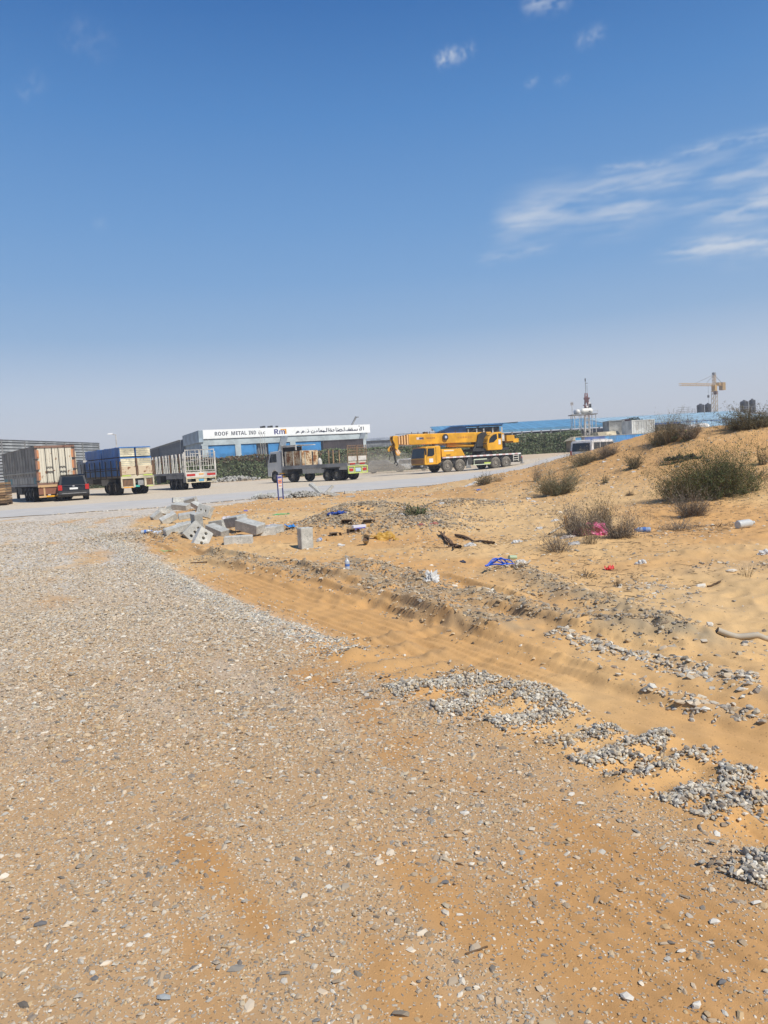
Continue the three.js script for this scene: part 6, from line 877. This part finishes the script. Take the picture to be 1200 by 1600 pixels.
plant('dry_bush', 'low dry bush at the road edge in front of the crane rear', 757, 757, { seed: 22, n: 200, w: 0.5, h: 0.42, lean: 1.0, twig: 'grey', leaf: 'olive', leaves: 6, ls: 0.03, forks: 3, tw: 0.005 });
plant('dry_bush', 'faint dry bush right of the one at the road edge', 777, 752, { seed: 23, n: 90, w: 0.4, h: 0.34, lean: 0.9, twig: 'straw', forks: 3, tw: 0.004 });
plant('grass_tuft', 'tiny yellow green tuft between the sage shrub and the bare slope', 945, 756, { seed: 24, n: 90, w: 0.2, h: 0.26, lean: 0.9, twig: 'straw', leaf: 'olive', leaves: 5, ls: 0.02, forks: 2, tw: 0.003, cat: 'grass' });
plant('dry_bush', 'dark brown dead tuft on the slope right of the tiny green tuft', 985, 774, { seed: 25, n: 140, w: 0.2, h: 0.12, lean: 1.2, twig: 'dark', forks: 3, tw: 0.004 });
plant('dry_grass', 'tall thin green brown reeds at the right edge of the slope', 1192, 726, { seed: 26, n: 90, w: 0.3, h: 0.8, lean: 0.4, twig: 'olive', leaf: 'olive', leaves: 2, ls: 0.03, forks: 1, tw: 0.004, cat: 'grass' });
plant('dry_bush', 'brown dry bank of stems below the reeds at the right edge', 1185, 745, { seed: 27, n: 220, w: 0.6, h: 0.22, lean: 1.3, twig: 'straw', forks: 2, tw: 0.005 });
plant('dry_bush', 'dark flattened tuft left of the red scrap', 915, 903, { seed: 28, n: 160, w: 0.22, h: 0.1, lean: 1.3, twig: 'dark', forks: 3, tw: 0.003 });
plant('dry_bush', 'small dark spiky tuft below the red scrap', 964, 916, { seed: 29, n: 60, w: 0.08, h: 0.1, lean: 0.8, twig: 'dark', forks: 2, tw: 0.002 });
plant('dry_grass', 'thin dry stalk tuft beside the white stone on the right', 1166, 900, { seed: 30, n: 40, w: 0.12, h: 0.16, lean: 0.7, twig: 'straw', forks: 1, tw: 0.002, cat: 'grass' });
plant('dry_grass', 'long dry runner lying across the bare sand right of the red scrap', 1025, 905, { seed: 31, n: 50, w: 0.7, d: 0.25, h: 0.05, lean: 1.45, twig: 'straw', forks: 2, tw: 0.003, bend: -0.06, cat: 'grass' });
plant('dry_bush', 'scatter of dry twigs below the sage green shrub', 885, 790, { seed: 33, n: 80, w: 0.6, d: 0.4, h: 0.1, lean: 1.35, twig: 'straw', forks: 3, tw: 0.003 });
plant('dry_bush', 'dry twigs in front of the crest shrub by the dark clod', 1020, 704, { seed: 34, n: 90, w: 0.6, h: 0.16, lean: 1.3, twig: 'grey', forks: 3, tw: 0.004 });
plant('dry_bush', 'grey ashen twigs around the dark debris clump', 1040, 724, { seed: 35, n: 140, w: 0.5, h: 0.28, lean: 1.1, twig: 'grey', forks: 3, tw: 0.004 });
{ const t = thing('ash_heap', 'dark grey ash and debris clump above the large green shrub', 'debris'); put(t, 1066, 720); part('ash', [Array.from({ length: 34 }, (_, i) => crumple(0.05 + 0.07 * hash(i, 1), 0.04 + 0.06 * hash(i, 2), 0.07, i, 0.9).translate(-0.5 + hash(i, 3), 0.03 + 0.1 * hash(i, 4), 0.3 * (hash(i, 5) - 0.5)))], P([0.06, 0.055, 0.05], 1), t); }

// ---------- litter ----------
function crumple(w, h, dd, seed, k = 0.55) { const g = new THREE.IcosahedronGeometry(1, 4), p = g.attributes.position; for (let i = 0; i < p.count; i++) { const x = p.getX(i), y = p.getY(i), z = p.getZ(i), r = Math.abs(fbm(x * 2.1 + seed, y * 2.1 + z * 1.3, 2) - 0.5) * 2, r2 = Math.abs(fbm(x * 5 + z * 2 + seed, y * 5, 2) - 0.5) * 2, n = 1 - k * 0.6 + k * 1.3 * r - 0.35 * k * r2; p.setXYZ(i, x * w * n, Math.max(y, -0.35) * h * n, z * dd * n); } g.computeVertexNormals(); return g; }
const film = (c, tr = 0.35, ro = 0.35) => new THREE.MeshPhysicalMaterial({ color: col(c), roughness: ro, transmission: tr, thickness: 0, side: THREE.DoubleSide });
function rag(w, d, seed, lift = 0.05) { const g = new THREE.PlaneGeometry(w, d, 18, 14).rotateX(-Math.PI / 2), p = g.attributes.position; for (let i = 0; i < p.count; i++) { const x = p.getX(i), z = p.getZ(i); p.setY(i, 0.012 + lift * 2 * Math.abs(fbm(x * 9 / w * 0.5 + seed, z * 9 / w * 0.5, 3) - 0.42)); p.setX(i, x * (0.7 + 0.6 * vn(z * 20 + seed, 1)) + 0.1 * w * (vn(z * 15, seed) - 0.5)); p.setZ(i, z * (0.6 + 0.7 * vn(x * 16 + seed, 4))); } g.computeVertexNormals(); return g; }
const litter = (name, label, cat, px, py, g, m, turn = 0, lift = 0) => put(solo(name, g, m, label, cat), px, py, turn, lift);
function bottle(label, px, py, L, r, body, cap, yaw, stand = 0, band) {
  const t = thing('plastic_bottle', label, 'bottle'); put(t, px, py, yaw, stand ? 0 : r * 0.8); const pts = [[0, 0], [r * 0.85, 0], [r, L * 0.05], [r, L * 0.2], [r * 0.93, L * 0.24], [r, L * 0.28], [r, L * 0.5], [r * 0.93, L * 0.54], [r, L * 0.58], [r, L * 0.7], [r * 0.75, L * 0.82], [r * 0.34, L * 0.92], [r * 0.32, L * 0.95]].map((q) => new THREE.Vector2(...q)), tr = (g) => stand ? g : g.rotateZ(-Math.PI / 2 + 0.03).translate(-L / 2, 0, 0);
  part('bottle_body', [tr(new THREE.LatheGeometry(pts, 18))], body, t); part('cap', [tr(new THREE.CylinderGeometry(r * 0.4, r * 0.4, L * 0.07, 14).translate(0, L * 0.975, 0))], cap, t); if (band) part('label_band', [tr(new THREE.CylinderGeometry(r * 1.012, r * 1.012, L * 0.2, 18, 1, true).translate(0, L * 0.4, 0))], band, t); return t;
}
const clear = film([0.75, 0.8, 0.85], 0.5, 0.2), milky = film([0.62, 0.64, 0.62], 0.25, 0.4), blueM = film([0.08, 0.2, 0.55], 0.2, 0.3), capB = M([0.03, 0.09, 0.5], 0.4), white = film([0.68, 0.67, 0.63], 0.3, 0.5), card = P([0.25, 0.16, 0.085], 0.9);
bottle('blue tinted plastic bottle lying right of the grass clumps', 1004, 831, 0.27, 0.045, film([0.45, 0.6, 0.85], 0.45, 0.2), capB, 2.9, 0, blueM);
bottle('large milky plastic bottle lying on bare sand at the right', 1165, 824, 0.36, 0.07, milky, milky, 0.35);
bottle('upright clear bottle with blue base in the gravel bank', 543, 890, 0.15, 0.032, clear, film([0.8, 0.8, 0.8]), 0, 1, blueM);
bottle('crushed clear water bottle with blue label left of the block piles', 229, 833, 0.26, 0.045, clear, capB, 0.3, 0, blueM);
bottle('clear bottle lying right behind the upright concrete block', 500, 846, 0.16, 0.04, clear, film([0.7, 0.7, 0.7]), 1.2, 0, blueM);
litter('plastic_film', 'crumpled clear plastic beside the crushed bottle left of the piles', 'plastic', 247, 833, crumple(0.15, 0.07, 0.09, 3), clear);
litter('pink_bag', 'bright pink plastic bag caught in the dry grass', 'bag', 925, 836, [crumple(0.23, 0.2, 0.17, 5).translate(0.09, 0.06, 0.05), crumple(0.17, 0.15, 0.12, 8).translate(-0.18, 0.04, 0.08)], film([0.78, 0.1, 0.3], 0.25, 0.4));
litter('plastic_bag', 'whitish bag bunched on top left of the pink bag', 'bag', 908, 829, crumple(0.11, 0.09, 0.09, 11), milky, 0, 0.07);
litter('plastic_bag', 'dirty white film under the lower left of the pink bag', 'bag', 898, 851, crumple(0.13, 0.06, 0.09, 13), white);
litter('plastic_bag', 'long pale film draped left of the pink bag', 'bag', 890, 840, crumple(0.17, 0.05, 0.08, 15), film([0.62, 0.55, 0.48], 0.3));
litter('blue_tape', 'tangled bright blue plastic strap on the sand', 'strap', 785, 884, [0, 1, 2, 3, 4, 5].map((i) => new THREE.TubeGeometry(new THREE.CatmullRomCurve3([0, 1, 2, 3, 4].map((k) => V(-0.2 + k * 0.09 + 0.05 * (hash(i, k) - 0.5), 0.012 + 0.1 * hash(k, i + 3) * (k % 4 ? 1 : 0.1), 0.12 * (hash(i + 7, k) - 0.5)))), 14, 0.008, 4).scale(1, 1, 1)), M([0.02, 0.11, 0.6], 0.35), 0.2);
litter('plastic_bag', 'crumpled white plastic bag on the dark gravel bank', 'bag', 675, 907, crumple(0.1, 0.13, 0.09, 21, 0.8), white);
{ const t = thing('yellow_bag', 'torn yellow cement sack lying below the gravel heap', 'sack'); put(t, 601, 842, 0.1); part('sack', crumple(0.24, 0.15, 0.12, 23, 0.35), P([0.72, 0.42, 0.06], 0.6), t); part('torn_mouth', rag(0.2, 0.14, 4, 0.05).translate(-0.24, 0.04, 0), P([0.62, 0.36, 0.06], 0.7), t); }
litter('yellow_scrap', 'small yellow scrap right of the torn yellow sack', 'scrap', 619, 843, crumple(0.07, 0.04, 0.05, 25), P([0.7, 0.45, 0.1], 0.6));
litter('yellow_scrap', 'yellow paper scrap beside the white carton', 'scrap', 577, 823, crumple(0.09, 0.05, 0.06, 27), P([0.68, 0.42, 0.1], 0.7));
litter('yellow_scrap', 'tiny yellow scrap by the road side lot', 'scrap', 509, 797, crumple(0.1, 0.06, 0.07, 28), P([0.68, 0.4, 0.08], 0.7));
litter('yellow_scrap', 'orange yellow foam bit right of the clear bottle by the upright block', 'scrap', 511, 845, crumple(0.05, 0.04, 0.04, 29), P([0.7, 0.42, 0.14], 0.7));
{ const t = thing('paper_cup', 'dirty white paper cup tipped left of the yellow sack', 'cup'); put(t, 572, 850, 0.3, 0.04); t.rotation.x = 0.9; part('cup_body', new THREE.LatheGeometry([[0, 0], [0.05, 0], [0.075, 0.14], [0.07, 0.14], [0.046, 0.01], [0, 0.01]].map((q) => new THREE.Vector2(...q)), 18), P([0.6, 0.52, 0.38], 0.8), t); part('brown_dregs', new THREE.CylinderGeometry(0.055, 0.05, 0.03, 16).translate(0, 0.06, 0), mt.brown, t); }
function carton(label, px, py, w, h, d, m, yaw, inside = mt.brown) { const t = thing('cardboard_box', label, 'carton'); put(t, px, py, yaw); part('box_wall', [span(-w / 2, w / 2, 0, 0.012, -d / 2, d / 2), span(-w / 2, w / 2, 0.012, h, -d / 2, -d / 2 + 0.01), span(-w / 2, -w / 2 + 0.01, 0.012, h, -d / 2 + 0.01, d / 2), span(-w / 2 + 0.01, w / 2, h - 0.012, h, -d / 2 + 0.01, d / 2)], m, t); part('flap', [box(0.01, h * 0.9, d * 0.6, w / 2 + 0.05, h * 0.45, d * 0.1, 0, 0.5, 0.3)], m, t); part('inside', span(-w / 2 + 0.012, w / 2 - 0.02, 0.014, h - 0.014, -d / 2 + 0.012, -d / 2 + 0.03), inside, t); return t; }
carton('open brown carton with a dark mouth left of the gravel heap', 542, 818, 0.2, 0.09, 0.13, card, -0.5); carton('flattened brown carton left of the white carton', 550, 832, 0.19, 0.08, 0.11, P([0.27, 0.19, 0.12], 0.9), 0.5); carton('greyish brown carton half buried furthest left', 522, 838, 0.16, 0.08, 0.12, P([0.26, 0.2, 0.14], 0.9), 0.3); carton('dark brown carton lid on the heap above the white carton', 575, 816, 0.2, 0.06, 0.12, card, -0.2);
{ const t = thing('white_carton', 'white carton with a violet blue edge by the gravel heap', 'carton'); put(t, 561, 827, 0.35); part('carton_body', span(-0.14, 0.14, 0.01, 0.09, -0.07, 0.07), M([0.72, 0.7, 0.74], 0.5), t); part('blue_edge', span(-0.145, 0.12, 0.0, 0.045, 0.071, 0.08), M([0.1, 0.1, 0.45], 0.5), t); }
litter('blue_rag', 'small blue rag left of the gravel heap', 'rag', 519, 803, crumple(0.16, 0.05, 0.09, 31), P([0.03, 0.09, 0.42], 0.6)); litter('blue_rag', 'second blue rag just right of the small blue one', 'rag', 532, 802, crumple(0.15, 0.06, 0.08, 33), P([0.025, 0.1, 0.5], 0.6));
litter('green_bag', 'bright green plastic strip on the lot behind the blocks', 'bag', 440, 804, crumple(0.3, 0.04, 0.09, 35), film([0.15, 0.55, 0.18], 0.3)); litter('blue_bag', 'flat bright blue plastic bag right of the block piles', 'bag', 459, 824, rag(0.36, 0.2, 6, 0.09), M([0.03, 0.2, 0.52], 0.4), 0.1);
litter('plastic_film', 'pale lilac plastic heap on the right block pile', 'plastic', 423, 824, crumple(0.2, 0.09, 0.1, 37), film([0.6, 0.62, 0.75], 0.4)); litter('violet_scrap', 'tiny violet scrap behind the left block pile', 'scrap', 384, 799, crumple(0.1, 0.06, 0.06, 39), M([0.14, 0.13, 0.4], 0.5)); litter('plastic_film', 'whitish film scrap behind the right block pile', 'plastic', 354, 811, crumple(0.2, 0.1, 0.1, 41), film([0.7, 0.66, 0.68], 0.3));
litter('green_scrap', 'pale green plastic scrap on the sand track', 'scrap', 265, 862, rag(0.36, 0.14, 8, 0.05), film([0.42, 0.5, 0.2], 0.3)); litter('dark_stick', 'short dark stick on the sand track', 'stick', 311, 880, rod([-0.14, 0.012, 0], [0.14, 0.016, 0.02], 0.012, 7), mt.oldTimber);
for (const [label, px, py, r] of [['white plastic scrap by the left foot of the sage shrub', 826, 780, 0.1], ['grey white plastic lump under the sage shrub', 833, 784, 0.08], ['white crumpled scrap left of the pink bag clump', 842, 827, 0.09], ['whitish scrap further down left of the pink bag', 808, 848, 0.09], ['white foil scrap below the bleached stick', 813, 879, 0.09], ['white rag right below the dark tuft', 1003, 880, 0.09], ['cream paper bunch at the left of the dry grass', 868, 814, 0.1], ['white plastic lump on the sand by the two planks', 735, 852, 0.1], ['white scrap beside the tiny stones below the upright block', 532, 853, 0.08], ['pale plastic above the grass tuft on the heap', 628, 805, 0.11], ['whitish plastic bit at the top of the second low heap', 690, 787, 0.09], ['white bag remains by the dry bush at the road', 735, 759, 0.2], ['cream bag remains beside the dry bush at the road', 742, 755, 0.14], ['white film under the small round olive shrub', 990, 738, 0.08], ['white scrap under the minibus shrub', 944, 722, 0.09], ['white scrap at the left end of the dark debris clump', 1058, 730, 0.08], ['pale scrap low on the slope under the sage shrub', 956, 762, 0.08], ['faint white scrap far right on the sand', 1195, 866, 0.12]]) litter('plastic_scrap', label, 'scrap', px, py, crumple(r, r * 0.55, r * 0.6, px), white);
litter('blue_scrap', 'small blue scrap in front of the dry bush at the road', 'scrap', 748, 766, crumple(0.14, 0.05, 0.06, 51), M([0.05, 0.12, 0.45], 0.5)); litter('red_scrap', 'small bright red plastic scrap on the bare sand', 'scrap', 952, 891, rag(0.12, 0.1, 12, 0.06), M([0.55, 0.03, 0.02], 0.4)); litter('pink_scrap', 'faded pink red paper scraps right of the gravel heap', 'scrap', 677, 819, [crumple(0.12, 0.05, 0.06, 53), crumple(0.1, 0.04, 0.06, 54).translate(-0.25, 0, 0.06)], P([0.55, 0.2, 0.16], 0.7)); litter('green_can', 'faded green drink can by the white foil', 'can', 801, 874, new THREE.CylinderGeometry(0.03, 0.03, 0.12, 14).rotateZ(1.45), M([0.35, 0.45, 0.3], 0.4), 0.4, 0.03); litter('black_scrap', 'small black blue scrap above the gravel bank', 'scrap', 722, 879, crumple(0.06, 0.04, 0.05, 57), M([0.03, 0.035, 0.06], 0.6));
{ const t = thing('card_piece', 'tan cardboard strip standing against the dry grass', 'cardboard'); put(t, 885, 826, 0.4); part('card', box(0.07, 0.26, 0.02, 0, 0.12, 0, 0, 0, 0.12), P([0.5, 0.3, 0.12], 0.8), t); part('fold', box(0.09, 0.08, 0.02, 0.04, 0.03, 0.03, 0.6), P([0.5, 0.3, 0.12], 0.8), t); }
function wood(label, px0, py0, px1, py1, r, m, n = 1, flat = 0.6, name = 'plank') { const a = spot(px0, py0), b = spot(px1, py1), t = thing(name, label, 'wood', a), f = rng(px0), pts = []; for (let k = 0; k <= 6; k++) { const q = k / 6, x = lerp(a[0], b[0], q), z = lerp(a[2], b[2], q); pts.push(V(x - a[0], H(x, z) - a[1] + r * (0.9 + 0.6 * f()), z - a[2] + (k % 6 ? r * 1.2 * (f() - 0.5) : 0))); } for (let i = 0; i < n; i++) part('timber', new THREE.TubeGeometry(new THREE.CatmullRomCurve3(pts.map((p) => p.clone().add(V((f() - 0.5) * r * 2 * (n - 1), i * r * 0.6, (f() - 0.5) * r * 2.4 * (n - 1))))), 18, r * (0.75 + 0.4 * f()), 6).scale(1, 1, 1), m, t); return t; }
wood('bleached driftwood log lying at the right edge', 1121, 989, 1215, 998, 0.022, mt.bleached, 1, 1, 'log'); wood('splintered dark plank bundle below the gravel heap', 690, 835, 716, 858, 0.016, mt.oldTimber, 5); wood('long thin dark plank right of the splintered bundle', 712, 838, 771, 851, 0.015, mt.oldTimber, 3); wood('bleached white stick in the left dry grass', 858, 836, 886, 818, 0.014, mt.bleached, 2, 1, 'stick'); wood('white stick by the green can', 806, 886, 828, 878, 0.014, mt.bleached, 1, 1, 'stick'); wood('dark bent twig beside the pale flat stones', 1105, 918, 1126, 910, 0.012, mt.oldTimber, 1, 1, 'stick'); wood('crooked brown twig on the gravel in the near foreground', 728, 1492, 762, 1480, 0.0028, mt.oldTimber, 1, 1, 'stick');
// single larger stones
R = rng(61);
for (let [label, px, py, r, m] of [['white rounded stone above the thin stalk tuft', 1143, 893, 0.06, 0], ['pale flat stone with a bent twig', 1096, 918, 0.06, 0], ['white stone left of the bleached log', 1109, 977, 0.045, 0], ['dark stone among the loose rows at the right', 1164, 1005, 0.03, 1], ['long white shard near the bottom right corner', 978, 1560, 0.035, 0], ['white shard on bare sand right of the gravel', 873, 1382, 0.03, 0], ['white stone above the purple pebble', 893, 1242, 0.03, 0], ['white shard right below the purple pebble', 907, 1257, 0.03, 0], ['white flat pebble in the middle of the gravel road', 726, 1271, 0.03, 0], ['white pebble with a dark shadow side at the lower right', 1064, 1486, 0.02, 0], ['dark pebble at the lower right of the track sand', 1128, 1535, 0.02, 1], ['white oblong stone at the right of the tyre marks', 1117, 1441, 0.03, 0], ['pale shard near the right edge of the tyre marks', 1183, 1411, 0.03, 0], ['black stone in the lower left gravel', 147, 1530, 0.024, 1], ['dark flat stone in the left gravel', 64, 1445, 0.03, 1], ['bluish grey stone near the bottom left', 255, 1560, 0.035, 2], ['white stone by the left sand patch', 232, 1462, 0.02, 0], ['dark grey stone pair on the right gravel', 697, 1380, 0.028, 1], ['white stone in the middle foreground', 718, 1430, 0.022, 0], ['white wedge stone lowest right of the middle', 1088, 1572, 0.03, 0]]) { const t = solo('loose_stone', stoneShape(px).scale((r *= py > 1200 ? 0.5 : 0.9) * 1.4, r * 0.5, r * 0.8), M([[0.58, 0.54, 0.46], [0.14, 0.135, 0.13], [0.33, 0.35, 0.34]][m], 0.9, { flatShading: true }), label, 'stone'); put(t, px, py, rr(-0.5, 0.5), r * 0.25); }

// dry twigs and dead stems strewn over the dune and the lot
{
  R = rng(83); const g = new THREE.CylinderGeometry(0.5, 0.6, 1, 4).rotateZ(Math.PI / 2), list = [];
  const beds = [[1090, 800, 1.3], [1062, 830, 0.8], [925, 855, 1.0], [880, 800, 1.1], [1040, 705, 1.2], [985, 740, 0.8], [930, 725, 1.1], [1160, 790, 1.2], [955, 900, 0.9], [720, 850, 0.8], [760, 765, 1.0]].map(([a, b, r]) => [...hit(a, b), r]);
  for (let i = 0; i < 4200; i++) { let x, d; if (i % 8) { const b = beds[i % beds.length], a = R() * 6.28, q = (R() + R() * 0.8) * b[2]; x = b[0] + Math.cos(a) * q; d = b[1] + Math.sin(a) * q; } else { d = rr(7, 30); x = rr(-0.3, 0.62) * d; } if (x < borderX(d) + 0.4 || d > table(EDGE_D, x) - 0.5 || (inBox(TRACK, x, d) && nearPath(TRACK, x, d)[0] < 0.7)) continue; list.push([x, d]); }
  const im = new THREE.InstancedMesh(g, new THREE.MeshStandardMaterial({ roughness: 0.95 }), list.length), q = new THREE.Quaternion(), m = new THREE.Matrix4(), c = new THREE.Color(); im.name = 'dry_twigs'; im.castShadow = im.receiveShadow = true;
  list.forEach(([x, d], i) => { const l = 0.03 + 0.18 * R() ** 3, w = rr(0.002, 0.006); q.setFromEuler(new THREE.Euler(0, R() * 6.28, rr(-0.25, 0.25))); m.compose(V(x, shape(x, d) + w, -d), q, V(l, w, w)); im.setMatrixAt(i, m); const k = rr(0.5, 1.3), t = R() < 0.3 ? [0.09, 0.065, 0.045] : [0.24, 0.17, 0.1]; im.setColorAt(i, c.setRGB(t[0] * k, t[1] * k, t[2] * k)); });
  scene.add(im); meta(im, 'broken dry twigs strewn over the dune around the shrubs', 'twigs', null, 'stuff');
}
// ---------- air ----------
scene.fog = new THREE.FogExp2(new THREE.Color(0.84, 0.88, 0.95), 0.0008);

// dust raised by the crane: thin soft puffs low over the yard
{
  R = rng(19); const m = new THREE.MeshStandardMaterial({ color: new THREE.Color(0.62, 0.57, 0.48), roughness: 1, transparent: true, opacity: 0.035, depthWrite: false }), t = new THREE.Group(); t.name = 'dust_cloud'; scene.add(t); meta(t, 'thin dust haze drifting low between the flatbed lorry and the crane', 'dust', null, 'stuff');
  for (let i = 0; i < 26; i++) { const d = rr(73, 84), x = far(rr(572, 668), d), s = rr(0.5, 1.5), o = new THREE.Mesh(lump(s * 1.7, s * 0.75, s, i + 3, 0.3, 3), m); o.name = 'puff'; o.position.set(x, rr(0.1, 1.6), -d); o.userData.kind = 'stuff'; t.add(o); }
}
renderer.render(scene, camera);
